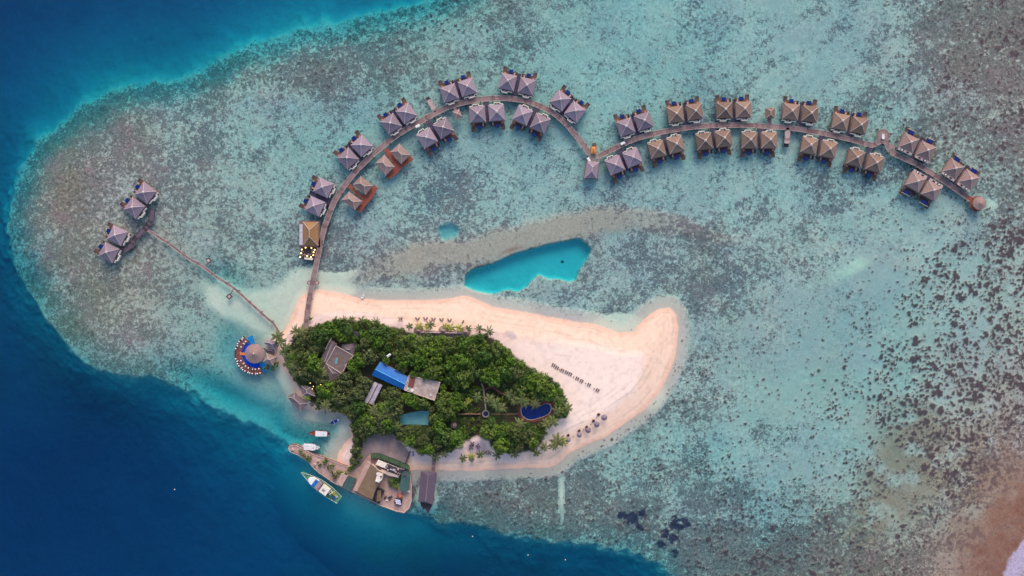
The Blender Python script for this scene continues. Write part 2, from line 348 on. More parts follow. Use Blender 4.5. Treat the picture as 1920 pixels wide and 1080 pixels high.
barm = .85 * sst(1.5, .55, bard / barw + .5 * (fbm(GX, GY, 18, 151, 3) - .5)) * np.interp(GX, [640, 760, 1100, 1250, 1430], [.55, 1, 1, .75, .3]) * (1 - poolm) * sst(630, 700, GX) * sst(1450, 1350, GX)
Dp = Dp * (1 - barm) + barm * (.18 + .15 * fbm(GX, GY, 20, 15))
isl = sd(ISLAND, 1.6, 18, 31)
# shallow sand aprons around the island
apr = np.clip(.75 * gauss(1160, 606, 55, 24) + 1.0 * gauss(575, 535, 46, 36) + .9 * gauss(505, 590, 48, 44) + .7 * gauss(420, 560, 60, 40, .6) + .7 * gauss(640, 545, 40, 16) + .8 * gauss(545, 700, 30, 40) + .6 * gauss(640, 800, 20, 25) + .9 * gauss(800, 935, 24, 34) + .55 * gauss(1053, 925, 8, 50) + .6 * gauss(1230, 745, 40, 30, -.8)  + .6 * gauss(1860, 385, 22, 16) + .6 * gauss(1600, 500, 60, 20, -.5) + .6 * gauss(640, 520, 60, 12, -.3), 0, 1)
apr = sst(.25, .6, apr + .22 * (fbm(GX, GY, 22, 33) - .5))
Dp = np.where(apr > 0, Dp * (1 - .45 * apr * (GX < 1400) * (d_reef < 10)), Dp)
shore = np.maximum(-isl, 0) * S
Dp = np.minimum(Dp, .03 + shore * np.interp(GX, [500, 700, 1300], [.13, .07, .065]) + np.maximum(0, shore - 5) * .25)
Dp = Dp + (3.8 + .5 * fbm(GX, GY, 30, 8)) * poolm
redd = sd(RED, 22, 60, 41); redm = sst(-60, 70, redd + 50 * (fbm(GX, GY, 40, 161, 4) - .5)); corner = sst(-4, 3, sd(CORNER, 8, 14, 42))
Dp = Dp * (1 - .92 * redm)
weed = np.zeros_like(GX)
for x, y, r in WEED: weed = np.maximum(weed, gauss(x, y, r))
weed = sst(.40, .66, weed * .85 + 1.1 * (fbm(GX, GY, 6.5, 44, 3, .6) - .40))  * sst(.12, .3, weed)
bigf = fbm(GX, GY, 5.2, 51, 2, .5) + .30 * (fbm(GX, GY, 60, 52, 2) - .5)
def dots(cell, seed, dens):
    x = (GX + 9 * (fbm(GX, GY, 18, seed + 20, 2) - .5)) / cell; y = (GY + 9 * (fbm(GX, GY, 18, seed + 22, 2) - .5)) / cell; xi = np.floor(x).astype(np.int64); yi = np.floor(y).astype(np.int64); m = np.zeros_like(GX)
    def h(a, b_, s_): return vnoise(a.astype(float), b_.astype(float), 1.0, seed + s_)
    wob_ = (vnoise(GX, GY, cell * .35, seed + 9) - .5) * .5
    for dx in (-1, 0, 1):
        for dy in (-1, 0, 1):
            cx, cy = xi + dx, yi + dy
            px_ = cx + .15 + .7 * h(cx, cy, 1); py_ = cy + .15 + .7 * h(cx, cy, 2); rr_ = (h(cx, cy, 3) ** 1.6 * .5 + .17) * (.72 + .45 * BIG)
            on = h(cx, cy, 4) < dens
            d_ = np.hypot(x - px_, y - py_) / rr_ + wob_; m = np.maximum(m, on * sst(1.12, .82, d_))
    return m
clus = np.clip(BIG * 1.1 + 2.3 * (fbm(GX, GY, 26, 210, 3) - .5) * sst(.03, .3, BIG), 0, 1)
bigm = np.maximum(dots(5.6, 300, clus * .74), dots(10.5, 340, clus * .42 * sst(.25, .6, BIG))) * sst(.02, .12, BIG)
bigm = np.maximum(bigm, dots(4.4, 380, .035 + 0 * BIG) * sst(.5, .62, fbm(GX, GY, 60, 220)) * (GX > 820))
Zt = np.where(isl > 0, np.minimum(1.5, .03 + isl * S * .13), -np.maximum(Dp, .02))
Zt = Zt + np.where(isl > 6, .06 * (fbm(GX, GY, 10, 61) - .5), 0) + (isl < 0) * bigm * np.minimum(.35, Dp * .5)
# ---- colours (albedo)
def lerp(a, b, t): return a + (b - a) * t[..., None]
C = lambda *v: np.array(v, float)
uw_sand = lerp(C(.49, .43, .365) * np.ones(GX.shape + (3,)), C(.335, .275, .20), np.clip(OLV * .85, 0, 1))
uw_sand = lerp(uw_sand, C(.38, .325, .315), .45 * sst(.48, .72, fbm(GX, GY, 95, 201, 3)))
uw_sand = lerp(uw_sand, C(.33, .215, .15), .95 * np.clip(gauss(1690, 870, 60, 130, .35) + gauss(1840, 900, 130, 150) + gauss(1620, 1000, 40, 90, .3), 0, 1) * sst(.3, .6, fbm(GX, GY, 30, 203, 4)))
uw_sand = lerp(uw_sand, C(.60, .54, .42), apr)
uw_sand = lerp(uw_sand, C(.35, .275, .215), barm * .95)
uw_sand = lerp(uw_sand, C(.27, .16, .12), sst(.1, .7, gauss(885, 503, 34, 8, -.25) + gauss(960, 468, 25, 5, -.3) * .7) * barm)
uw_sand = lerp(uw_sand, C(.62, .64, .53), poolm)
uw_sand = lerp(uw_sand, C(.20, .085, .055), redm * (.6 + .5 * fbm(GX, GY, 14, 45, 4)))
uw_sand = lerp(uw_sand, C(.42, .35, .46), corner)
uw_sand = lerp(uw_sand, C(.54, .50, .42), (.45 - .3 * tl) * sst(-24, 18, d_reef) * sst(80, 30, d_reef))  # sand lightened along the reef rim, countering the drop-off's slope shade in its colour
beach = lerp(C(.84, .585, .435) * np.ones(GX.shape + (3,)), C(.87, .69, .59), sst(-16, 7, sd(DRY, 7, 25, 62)) * .85 + .15 * fbm(GX, GY, 30, 63))
canopy_sd = sd(CANOPY, 2, 10, 64)
beach = lerp(beach, C(.82, .62, .56), sst(-22, -12, canopy_sd + 6 * (fbm(GX, GY, 20, 66) - .5)) * (1 - sst(960, 1000, GX)) * .8)
beach = lerp(beach, C(.76, .45, .32), sst(12, 2, isl + 4 * (fbm(GX, GY, 12, 65) - .5)) * .75)
strk = np.zeros_like(GX)
for k, off in enumerate((10, 16, 27, 34, 44, 55, 66)): strk = np.maximum(strk, np.exp(-((isl - off - 7 * (fbm(GX, GY, 70, 80 + k) - .5)) / 1.3) ** 2) * sst(.45, .6, fbm(GX, GY, 50, 90 + k)))
mott = fbm(GX, GY, 7, 170, 3); beach = beach * (1 - .10 * sst(.56, .72, mott) * (canopy_sd < -4))[..., None]
beach = beach * (1 - .17 * strk * (canopy_sd < -8))[..., None]
rub = sst(.5, .75, gauss(958, 628, 18, 9, .5) + .2 * (fbm(GX, GY, 6, 68) - .5)); beach = lerp(beach, C(.50, .40, .40), rub * .7)
soil = sst(-3, 3, canopy_sd)
clear = sst(.35, .6, np.maximum.reduce([gauss(728, 842, 34, 26), gauss(700, 860, 16, 24, .4)]) + .15 * (fbm(GX, GY, 12, 69) - .5))
patio = sst(.4, .6, gauss(893, 838, 22, 13) + .2 * (fbm(GX, GY, 10, 70) - .5))
beach = lerp(beach, C(.055, .048, .03), soil)
beach = lerp(beach, C(.05, .075, .025), soil * sst(.45, .6, fbm(GX, GY, 16, 73)))
beach = lerp(beach, C(.26, .185, .165), clear); beach = lerp(beach, C(.52, .40, .42), patio)
west = sst(.45, .65, gauss(567, 643, 20, 10) * 1.0); beach = lerp(beach, C(.20, .15, .165), west)
beach = lerp(beach, C(.60, .44, .40), sst(.5, .7, gauss(545, 632, 10, 9)))
land = sst(-.5, 1.0, isl)
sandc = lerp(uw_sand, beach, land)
cover = COV * (1 - apr * .85) * (1 - poolm) * (1 - hole) * (1 - .75 * sst(.6, 1, barm)) * sst(4, 30, -isl + 8 * (fbm(GX, GY, 14, 77) - .5)) * (1 - .6 * redm) * (1 - sst(-16, 22, d_reef) * .93)
ch = .9 * sst(.2, .8, gauss(1053, 925, 7.5, 62) + .5 * (fbm(GX, GY, 8, 190) - .5)); cover = cover * (1 - ch)
cover = cover * (1 - .6 * gauss(470, 765, 120, 34, .5))
cover = np.clip(cover, 0, 1)
coral = lerp(C(.125, .095, .112) * np.ones(GX.shape + (3,)), C(.155, .125, .095), np.clip(OLV, 0, 1))
coral = lerp(coral, C(.20, .115, .12), .8 * sst(.5, .72, fbm(GX, GY, 34, 101)))
coral = lerp(coral, C(.155, .085, .075), np.clip(BIG * .9, 0, 1))
hard = np.clip(np.maximum(bigm * (isl < -2) * sst(4, -12, d_reef) * (1 - poolm) * (1 - redm * .7), weed), 0, 1)
coral = lerp(coral, C(.085, .055, .058), bigm * .9); coral = lerp(coral, C(.045, .035, .06), weed)
print('fields done')

V = np.stack([(GX - 960) * S, (540 - GY) * S, Zt], -1).reshape(-1, 3).astype(np.float32)
idx = np.arange(NXg * NYg).reshape(NYg, NXg)
F = np.stack([idx[1:, :-1], idx[1:, 1:], idx[:-1, 1:], idx[:-1, :-1]], -1).reshape(-1).astype(np.int32)
me = bpy.data.meshes.new('ground'); me.vertices.add(len(V)); me.vertices.foreach_set('co', V.ravel())
nf = len(F) // 4; me.loops.add(len(F)); me.loops.foreach_set('vertex_index', F); me.polygons.add(nf)
me.polygons.foreach_set('loop_start', np.arange(0, nf * 4, 4, dtype=np.int32)); me.polygons.foreach_set('loop_total', np.full(nf, 4, np.int32))
me.polygons.foreach_set('use_smooth', np.ones(nf, bool)); me.update(); me.validate()
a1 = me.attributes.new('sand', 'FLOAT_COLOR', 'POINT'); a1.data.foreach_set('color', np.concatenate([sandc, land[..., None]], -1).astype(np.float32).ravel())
a2 = me.attributes.new('coral', 'FLOAT_COLOR', 'POINT'); a2.data.foreach_set('color', np.concatenate([coral, cover[..., None]], -1).astype(np.float32).ravel())
a3 = me.attributes.new('hard', 'FLOAT', 'POINT'); a3.data.foreach_set('value', hard.astype(np.float32).ravel())
gm = bpy.data.materials.new('sand_and_reef'); gm.use_nodes = True; t = gm.node_tree; b = t.nodes['Principled BSDF']
b.inputs['Roughness'].default_value = .95; b.inputs['Specular IOR Level'].default_value = .1
N = t.nodes.new; L = t.links.new
A1 = N('ShaderNodeAttribute'); A1.attribute_name = 'sand'; A2 = N('ShaderNodeAttribute'); A2.attribute_name = 'coral'; A3 = N('ShaderNodeAttribute'); A3.attribute_name = 'hard'
geo = N('ShaderNodeNewGeometry')
def noise(sc, det, ro=.6, dist=0):
    n = N('ShaderNodeTexNoise'); n.inputs['Scale'].default_value = sc; n.inputs['Detail'].default_value = det; n.inputs['Roughness'].default_value = ro; n.inputs['Distortion'].default_value = dist
    L(geo.outputs['Position'], n.inputs['Vector']); return n.outputs['Fac']
def math_(op, a, b_=None, c=None, clamp=False):
    n = N('ShaderNodeMath'); n.operation = op; n.use_clamp = clamp
    for i, v in enumerate((a, b_, c)):
        if v is None: continue
        if isinstance(v, (int, float)): n.inputs[i].default_value = v
        else: L(v, n.inputs[i])
    return n.outputs[0]
def mrange(v, a, b_, c=0, d_=1):
    n = N('ShaderNodeMapRange'); n.interpolation_type = 'SMOOTHSTEP'; L(v, n.inputs[0])
    for i, x in zip((1, 2, 3, 4), (a, b_, c, d_)): n.inputs[i].default_value = x
    return n.outputs[0]
def mixc(f, a, b_, mode='MIX'):
    n = N('ShaderNodeMix'); n.data_type = 'RGBA'; n.blend_type = mode
    L(f, n.inputs[0]) if not isinstance(f, float) else setattr(n.inputs[0], 'default_value', f)
    for i, v in ((6, a), (7, b_)):
        if isinstance(v, tuple): n.inputs[i].default_value = v
        else: L(v, n.inputs[i])
    return n.outputs[2]
n1 = noise(.42, 7, .72, .3); n2 = noise(1.0, 4, .7); n3 = noise(.06, 3)
nn = math_('ADD', math_('MULTIPLY', n1, .6), math_('MULTIPLY', n2, .4))
nn = math_('ADD', nn, math_('MULTIPLY', math_('SUBTRACT', n3, .5), .16))
thr = math_('SUBTRACT', .665, math_('MULTIPLY', A2.outputs['Alpha'], .30))
mk = mrange(math_('SUBTRACT', nn, thr), -.045, .045)
mk = math_('MULTIPLY', mk, mrange(A2.outputs['Alpha'], .0, .12))
mk = math_('MULTIPLY', mk, .82)
mk = math_('MAXIMUM', mk, A3.outputs['Fac'])
under = math_('SUBTRACT', 1.0, A1.outputs['Alpha'])
base = mixc(mk, A1.outputs['Color'], A2.outputs['Color'])
cc = math_('ADD', math_('MULTIPLY', A2.outputs['Alpha'], 1.0), .10, clamp=True)
fine = mrange(noise(1.7, 4, .75), .34, .66, -.5, .5); crs = mrange(noise(.75, 5, .72, .4), .34, .66, -.62, .62)
pick = mrange(noise(.035, 3), .42, .58)
sp = math_('ADD', math_('MULTIPLY', fine, math_('SUBTRACT', 1.15, pick)), math_('MULTIPLY', crs, math_('ADD', .25, math_('MULTIPLY', pick, .6))))
sp = math_('ADD', 1.0, math_('MULTIPLY', sp, cc))
g = math_('ADD', math_('MULTIPLY', sp, under), math_('MULTIPLY', mrange(noise(.5, 5), .3, .7, .96, 1.03), A1.outputs['Alpha']))
comb = N('ShaderNodeCombineColor'); [L(g, comb.inputs[i]) for i in range(3)]
base = mixc(1.0, base, comb.outputs[0], 'MULTIPLY')
L(base, b.inputs['Base Color']); me.materials.append(gm)
ground = bpy.data.objects.new('ground', me); COL.objects.link(ground); tag(ground, kind='structure')

# ---------------------------------------------------------------- water: surface sheet on an absorbing body
wm = bpy.data.materials.new('sea_water'); wm.use_nodes = True; t = wm.node_tree; t.nodes.clear(); N = t.nodes.new; L = t.links.new
out = N('ShaderNodeOutputMaterial'); tr = N('ShaderNodeBsdfTransparent'); gl = N('ShaderNodeBsdfGlossy'); gl.inputs['Roughness'].default_value = .12
fr = N('ShaderNodeFresnel'); fr.inputs['IOR'].default_value = 1.33; mx = N('ShaderNodeMixShader')
geo = N('ShaderNodeNewGeometry'); nz = noise(.35, 5, .6); bp = N('ShaderNodeBump'); bp.inputs['Strength'].default_value = .35; bp.inputs['Distance'].default_value = .25
L(nz, bp.inputs['Height']); L(bp.outputs[0], gl.inputs['Normal']); L(bp.outputs[0], fr.inputs['Normal'])
bf = math_('MULTIPLY', fr.outputs[0], math_('SUBTRACT', 1.0, geo.outputs['Backfacing'])); L(bf, mx.inputs[0]); L(tr.outputs[0], mx.inputs[1]); L(gl.outputs[0], mx.inputs[2]); L(mx.outputs[0], out.inputs['Surface'])
va = N('ShaderNodeVolumeAbsorption')
SIG = (.285, .0455, .0222); DEN = .30
va.inputs['Color'].default_value = tuple(1 - s / DEN for s in SIG) + (1,); va.inputs['Density'].default_value = DEN
L(va.outputs[0], out.inputs['Volume'])
mb = MB(); mb.box((0, 0, -22.5), (6000, 6000, 45)); water = mb.build('sea_water', wm); tag(water, kind='structure')

# ================================================================ boardwalks
def ribbon(mb, pts, wd, z, thick=.25, step=1.1, z_edges=True):
    # planked deck along a polyline: one slab per bay, slightly uneven so the joints show
    dense = []
    for i in range(len(pts) - 1):
        a, b_ = Vector(pts[i]), Vector(pts[i + 1]); n = max(1, int((b_ - a).length / step))
        for k in range(n): dense.append(a + (b_ - a) * k / n)
    dense.append(Vector(pts[-1]))
    L_, R_ = [], []
    for i, p in enumerate(dense):
        tdir = (dense[min(i + 1, len(dense) - 1)] - dense[max(i - 1, 0)]); tdir.z = 0; tdir.normalize(); nrm = Vector((-tdir.y, tdir.x, 0))
        L_.append(p + nrm * wd / 2); R_.append(p - nrm * wd / 2)
    vs = []; fs = []; mi = []
    for i, (l, r) in enumerate(zip(L_, R_)):
        vs += [(l.x, l.y, z), (r.x, r.y, z), (l.x, l.y, z - thick), (r.x, r.y, z - thick)]
    for i in range(len(dense) - 1):
        a = i * 4; c = a + 4
        fs += [(a, a + 1, c + 1, c), (a + 2, c + 2, c + 3, a + 3), (a, c, c + 2, a + 2), (a + 1, a + 3, c + 3, c + 1)]
        mi += [rnd.choice((0, 0, 0, 1, 2)) if i % 4 else 1, 0, 0, 0]
    n0 = len(fs); fs += [(0, 2, 3, 1), tuple(len(vs) - 4 + k for k in (0, 1, 3, 2))]; mi += [0, 0]
    n = len(mb.v); mb.v += vs; mb.f += [tuple(n + i for i in f) for f in fs]; mb.mi += mi
    return L_, R_
M['plank'] = mat('boardwalk_planks', (.17, .105, .10), (.27, .18, .17), 1.4, .9)
M['plank2'] = mat('boardwalk_planks_worn', (.21, .14, .135), (.31, .215, .205), 1.4, .9)
M['plank3'] = mat('boardwalk_planks_dark', (.13, .08, .078), (.21, .14, .13), 1.4, .9)
PL = [M['plank'], M['plank2'], M['plank3']]
DZ = 1.9
def smooth(pts, n=4):
    out_ = []
    for i in range(len(pts) - 1):
        p0, p1, p2, p3 = [Vector(pts[max(0, min(len(pts) - 1, i + k))]) for k in (-1, 0, 1, 2)]
        for k in range(n):
            u = k / n; out_.append(.5 * ((2 * p1) + (p2 - p0) * u + (2 * p0 - 5 * p1 + 4 * p2 - p3) * u * u + (3 * p1 - p0 - 3 * p2 + p3) * u ** 3))
    out_.append(Vector(pts[-1])); return out_
def boardwalk(label, pts_px, wd, piles=30, group=None, edges=True, zt=DZ, name='boardwalk'):
    root = empty(name, P(*pts_px[0], 0), 0, label, 'boardwalk', group)
    o0 = root.location
    pts = smooth([P(x, y, zt) - o0 for x, y in pts_px])
    mb = MB(); L_, R_ = ribbon(mb, pts, wd, zt); mb.build('deck', PL, root)
    if edges:
        for side in (L_, R_):
            e = MB(); ribbon(e, side, .22, zt + .13, .12); e.build('edge_beam', M['wood_pale'], root)
    n = max(2, min(piles, len(L_) // 5))
    for k in range(n):
        i = int(k * (len(L_) - 1) / (n - 1))
        for sd_ in (L_[i], R_[i]):
            m = MB(); c = sd_ * .9 + (L_[i] + R_[i]) * .05; m.cyl((0, 0), .14, .14, -4, 2.65, 8)
            m.build('piling', M['wood_dark'], root, loc=(c.x, c.y, 0))
    return root
WEST = [(573, 617), (576, 590), (582, 550), (588, 520), (594, 492), (601, 457), (608, 428), (615, 408), (626, 380), (637, 361), (649, 344), (664, 325), (681, 307), (702, 287), (725, 268), (756, 246), (786, 229), (816, 212), (842, 200), (870, 192), (905, 186), (941, 184), (965, 186), (988, 190), (1008, 197), (1027, 206), (1043, 216), (1059, 230), (1075, 248), (1090, 267), (1100, 280), (1106, 290)]
EAST = [(1118, 295), (1142, 283), (1177, 266), (1203, 257), (1238, 248), (1273, 242), (1309, 237), (1346, 235), (1401, 235), (1443, 237), (1490, 241), (1520, 246), (1550, 251), (1600, 263), (1625, 270), (1637, 272), (1646, 267), (1655, 264), (1662, 269), (1668, 281), (1678, 289), (1693, 296), (1719, 308), (1746, 324), (1772, 341), (1798, 359), (1822, 375)]
bw = boardwalk('long curved timber boardwalk rising from the beach and arching to the junction hut', WEST, 2.35, 45)
be = boardwalk('curved timber boardwalk from the junction hut to the round-roofed pavilion', EAST, 2.2, 45)
bl = boardwalk('narrow straight timber jetty from the palm beach to the detached villas', [(525, 626), (512, 606), (500, 596), (467, 566), (438, 540), (404, 518), (382, 501), (350, 482), (327, 464), (300, 446), (276, 431)], 1.05, 24)
bd = boardwalk('dark timber walkway linking the four detached villas', [(286, 393), (284, 410), (276, 425), (263, 437), (250, 452), (243, 463), (235, 468), (225, 467)], 2.3, 8)
for p in bd.children:
    if p.name.startswith('deck'): p.data.materials[0] = M['purple_roof']; p.data.materials[1] = M['purple_roof']; p.data.materials[2] = M['wood_dark']
    if p.name.startswith('edge'): p.data.materials[0] = M['wood_dark']
def local_deck(root, poly_px, m, name='platform', z=DZ, th=.25):
    o0 = root.location; mb = MB(); mb.prism([((P(x, y, z) - o0).x, (P(x, y, z) - o0).y) for x, y in poly_px], z - th, z); return mb.build(name, m, root)
def ngon(cx, cy, r, n=8, a0=0): return [(cx + r * math.cos(a0 + 2 * math.pi * k / n), cy + r * math.sin(a0 + 2 * math.pi * k / n)) for k in range(n)]
def spur(root, a, b_, wd=1.0, z=DZ - .01, m=None):
    o0 = root.location; mb = MB(); ribbon(mb, [P(*a, z) - o0, P(*b_, z) - o0], wd, z); return mb.build('spur', m or PL, root)
# swelling of the west boardwalk above the tide line, its two seats, and the far bays on the narrow jetty
for sx in (-1, 1):
    local_deck(bw, ngon(587 + sx * 7.5, 530, 4.2, 8, .4), M['redbrown'], 'bay', DZ - .02)
    local_deck(bw, ngon(587 + sx * 7.5, 530, 2.9, 8, .4), M['wood_pale'], 'bay_seat', DZ + .02, .1)
spur(bl, (382, 502), (390, 491), .5); local_deck(bl, [(385, 485), (392, 483), (397, 489), (390, 495)], M['wood_dark'], 'bay'); local_deck(bl, [(387, 486.5), (391.5, 485.5), (394.5, 489), (390, 492.5)], M['wood_pale'], 'bay_seat', DZ + .03, .1)
spur(bl, (438, 541), (431, 554), .5); local_deck(bl, [(423, 556), (430, 550), (436, 556), (430, 562)], M['wood_dark'], 'bay'); local_deck(bl, [(426, 556), (430, 552.5), (433, 556), (430, 559.5)], M['wood_pale'], 'bay_seat', DZ + .03, .1)
spur(bl, (278, 432), (271, 428), 1.6, m=[M['brownwall']] * 3)
local_deck(be, ngon(1656, 254, 12.5, 8, math.pi / 8), PL[0], 'lookout_platform', DZ + .01)
local_deck(be, ngon(1656, 254, 9.0, 8, math.pi / 8), PL[1], 'lookout_floor', DZ + .04, .05)
local_deck(be, ngon(1672, 275, 6.2, 6), PL[1], 'lookout_platform', DZ + .02)
local_deck(be, [(1104, 284), (1122, 288), (1124, 303), (1103, 305)], M['stone'], 'junction_platform', DZ + .02)
local_deck(be, [(1812, 372), (1818, 366), (1828, 375), (1822, 384)], M['deck_red'], 'steps', DZ + .02)
for cx in range(14):
    th = cx / 14 * 2 * math.pi; m = MB(); o0 = be.location; q = P(1656 + 11.6 * math.cos(th), 254 + 11.6 * math.sin(th), DZ) - o0
    m.cyl((0, 0), .09, .09, -3, DZ + 1.0, 6); m.build('post', M['wood_pale'], be, loc=(q.x, q.y, 0))

# ================================================================ villas
def villa_proto(kind, flip):
    sx = -1 if flip else 1
    X = lambda v: v * sx
    th = {'grey': M['thatch_grey'], 'brown': M['thatch_brown'], 'far': M['thatch_red']}[kind]
    root = empty('overwater_villa')
    m = MB(); m.box((0, .2, DZ - .12), (7.2, 8.0, .24)); m.build('floor', M['wood'], root)
    m = MB(); m.box((0, 0, 3.1), (5.9, 5.9, 2.3)); wl = m.build('wall', M['cream'], root)
    m = MB(); m.box((X(.4), 2.99, 2.95), (2.6, .06, 1.9)); m.build('window', M['black'], root)
    m = MB(); m.box((X(2.0), -2.99, 2.85), (1.0, .08, 1.85)); m.build('door', M['wood_dark'], root)
    e = 3.68
    m = MB(); lines = m.hip([(-e, -e), (e, -e), (e, e), (-e, e)], 4.05, 6.75, 0.0); rf = m.build('roof', th, root)
    for ln in lines:
        m = MB(); m.tube([ln[0] + Vector((0, 0, .03)), ln[1] + Vector((0, 0, .03)), ln[2] + Vector((0, 0, .03))], [.10, .11, .12], 5); m.build('hip_cap', M['ridge'], rf)
    m = MB(); m.hip([(-.55, -.55), (.55, -.55), (.55, .55), (-.55, .55)], 6.66, 7.05, 0.0, thick=.12); m.build('roof_cap', M['ridge'], rf)
    # ocean side: deck, plunge pool, sunken bathing platform, day bed
    m = MB(); m.box((X(.2), 4.75, DZ - .1), (6.6, 1.9, .2)); m.build('ocean_deck', M['wood_brown'], root)
    pz = MB(); px_ = X(.35 if kind != 'far' else -.4); pw = 1.65 if kind != 'far' else 2.7
    pz.box((px_, 5.55, DZ - .1), (pw + .25, 1.75, .5)); pl = pz.build('plunge_pool', M['navy'], root)
    pz = MB(); pz.box((px_, 5.55, DZ + .17), (pw, 1.5, .06)); pz.build('pool_water', M['pool_blue'], pl)
    m = MB(); m.box((X(-2.5), 6.4, DZ - .5), (1.9, 2.3, .2)); pf = m.build('bathing_platform', M['wood_brown'], root)
    m = MB(); m.box((X(-2.9), 7.0, DZ - .36), (.9, .7, .1)); m.build('platform_mat', M['wood_dark'], pf)
    m = MB(); m.box((X(-2.3), 4.3, DZ + .2), (1.0, .9, .35)); m.build('day_bed', M['flesh_cloth'] if kind != 'far' else M['wood'], root)
    m = MB(); m.box((X(2.2), 4.5, DZ + .2), (.6, 1.5, .25)); m.build('sun_lounger', M['wood_pale'] if kind != 'far' else M['wood_dark'], root)
    m = MB(); m.box((X(3.3), 4.8, DZ + .55), (.15, 1.9, 1.1)); m.build('privacy_screen', M['wood_dark'], root)
    # walkway side: open-air bathroom
    if kind != 'far':
        m = MB(); m.box((X(-.2), -4.0, DZ - .1), (5.6, 1.2, .2)); m.build('bath_deck', M['navy'], root)
        m = MB(); z = DZ + .75; h = 1.5
        for c, s_ in (((X(-2.6), -4.1, z), (1.5, .32, h)), ((X(-1.9), -4.55, z), (.3, .8, h)), ((X(-.5), -4.9, z), (2.6, .34, h)), ((X(.8), -4.45, z), (.3, .9, h)), ((X(1.9), -4.1, z), (2.3, .32, h))): m.box(c, s_)
        m.build('garden_wall', M['cream'], root)
        m = MB(); m.prism([(X(-.5) + 0.85 * math.cos(k * math.pi / 5), -4.3 + .42 * math.sin(k * math.pi / 5)) for k in range(10)], DZ, DZ + .7, scale=1.08); m.build('bathtub', M['white'], root)
    else:
        m = MB(); m.box((0, -4.1, 4.0), (6.9, 1.5, .2)); m.build('bath_roof', M['wood_pale'], root)
        m = MB(); m.box((X(-1.4), -4.2, 4.13), (1.7, .95, .05)); m.build('skylight', M['black'], root)
        m = MB(); m.box((X(-1.5), -4.2, 4.17), (.8, .6, .06)); m.build('bathtub', M['white'], root)
        m = MB(); m.box((X(1.3), -4.2, 4.13), (1.2, .7, .05)); m.build('skylight', M['black'], root)
        m = MB(); m.box((X(-.4), 6.75, DZ + .2), (4.6, .18, .3)); m.build('deck_rail', M['parapet'], root)
    for qx in (-3, 3):
        for qy in (-3, 3.6):
            m = MB(); m.cyl((0, 0), .18, .18, -4.5, DZ - .25, 8); m.build('stilt', M['wood_dark'], root, loc=(qx, qy, 0))
    return root
protos = {}
used = set()
ORD = ['first', 'second', 'third', 'fourth', 'fifth', 'sixth', 'seventh', 'eighth', 'ninth', 'tenth', 'eleventh', 'twelfth', 'thirteenth', 'fourteenth', 'fifteenth', 'sixteenth', 'seventeenth', 'eighteenth', 'nineteenth', 'twentieth']
def place_villa(kind, flip, px, py, ang, label, group):
    k = (kind, flip)
    if k not in protos: protos[k] = villa_proto(kind, flip); o = protos[k]
    else: o = copy_tree(protos[k])
    q = P(px, py, 5.6); o.location = (q.x, q.y, 0); o.rotation_euler = (0, 0, ang)
    return tag(o, label, 'villa', group)
def pair(c1, c2, side, kind, l1, l2, group, walk=None, root=None, sc=1):
    # c1, c2: photo positions of the roof peaks' footprints; side = +1 if the sea side is to the left of c1->c2 in the photo plan seen with y up
    a = Vector((c2[0] - c1[0], -(c2[1] - c1[1]), 0)).normalized(); out_ = Vector((-a.y, a.x, 0)) * side
    ang = math.atan2(out_.y, out_.x) - math.pi / 2
    # in the villa's own frame +y is the sea side; which villa sits at negative x
    first_left = (a.x * math.cos(ang) + a.y * math.sin(ang)) > 0
    v1 = place_villa(kind, not first_left, c1[0], c1[1], ang, l1, group)
    v2 = place_villa(kind, first_left, c2[0], c2[1], ang, l2, group)
    if root is not None:                      # entrance path between the two villas, part of the boardwalk
        mid = (P(*c1, DZ) + P(*c2, DZ)) / 2; o0 = root.location; mb = MB()
        ribbon(mb, [mid + out_ * 4.6 - o0, mid - out_ * 5.6 - o0], 2.0, DZ - .03)
        mb.build('entrance_path', [M['path_dark']] * 3, root)
        mb = MB(); ribbon(mb, [mid - out_ * 4.0 - o0, mid - out_ * 7.6 - o0], 2.9, DZ - .06); mb.build('entrance_apron', [M['path_dark'], M['path_dark'], M['purple_roof']], root)
g1 = 'detached villas on the reef edge'
pair((217, 441), (201, 473), -1, 'grey', 'grey thatched villa third along the dark linking walkway', 'outermost grey thatched villa at the end of the dark linking walkway', g1)
pair((270, 361), (249, 389), -1, 'grey', 'detached grey thatched villa at the head of the dark linking walkway', 'detached grey thatched villa beside where the narrow jetty arrives', g1)
gw = 'villas along the western boardwalk'; ge = 'villas along the eastern boardwalk'
westo = [((589, 386), (605, 351)), ((651, 296), (677, 272)), ((732, 231), (761, 211)), ((842, 173), (876, 162)), ((952, 152), (988, 160)), ((1051, 187), (1079, 208))]
for i, (a, b_) in enumerate(westo):
    pair(a, b_, 1, 'grey', f'grey thatched villa, {ORD[2*i]} from the beach, ocean side of the western boardwalk', f'grey thatched villa, {ORD[2*i+1]} from the beach, ocean side of the western boardwalk', gw, root=bw)
westi = [((800, 258), (831, 239)), ((895, 213), (931, 210)), ((980, 215), (1013, 230))]
for i, (a, b_) in enumerate(westi):
    pair(a, b_, -1, 'grey', f'grey thatched villa, {ORD[2*i]} past the red decks, lagoon side of the western boardwalk', f'grey thatched villa, {ORD[2*i+1]} past the red decks, lagoon side of the western boardwalk', gw, root=bw)
easto = [((1174, 237), (1208, 226)), ((1268, 213), (1304, 208)), ((1360, 205), (1396, 204)), ((1485, 208), (1521, 212)), ((1579, 227), (1614, 234)), ((1707, 267), (1739, 282)), ((1791, 316), (1820, 336))]
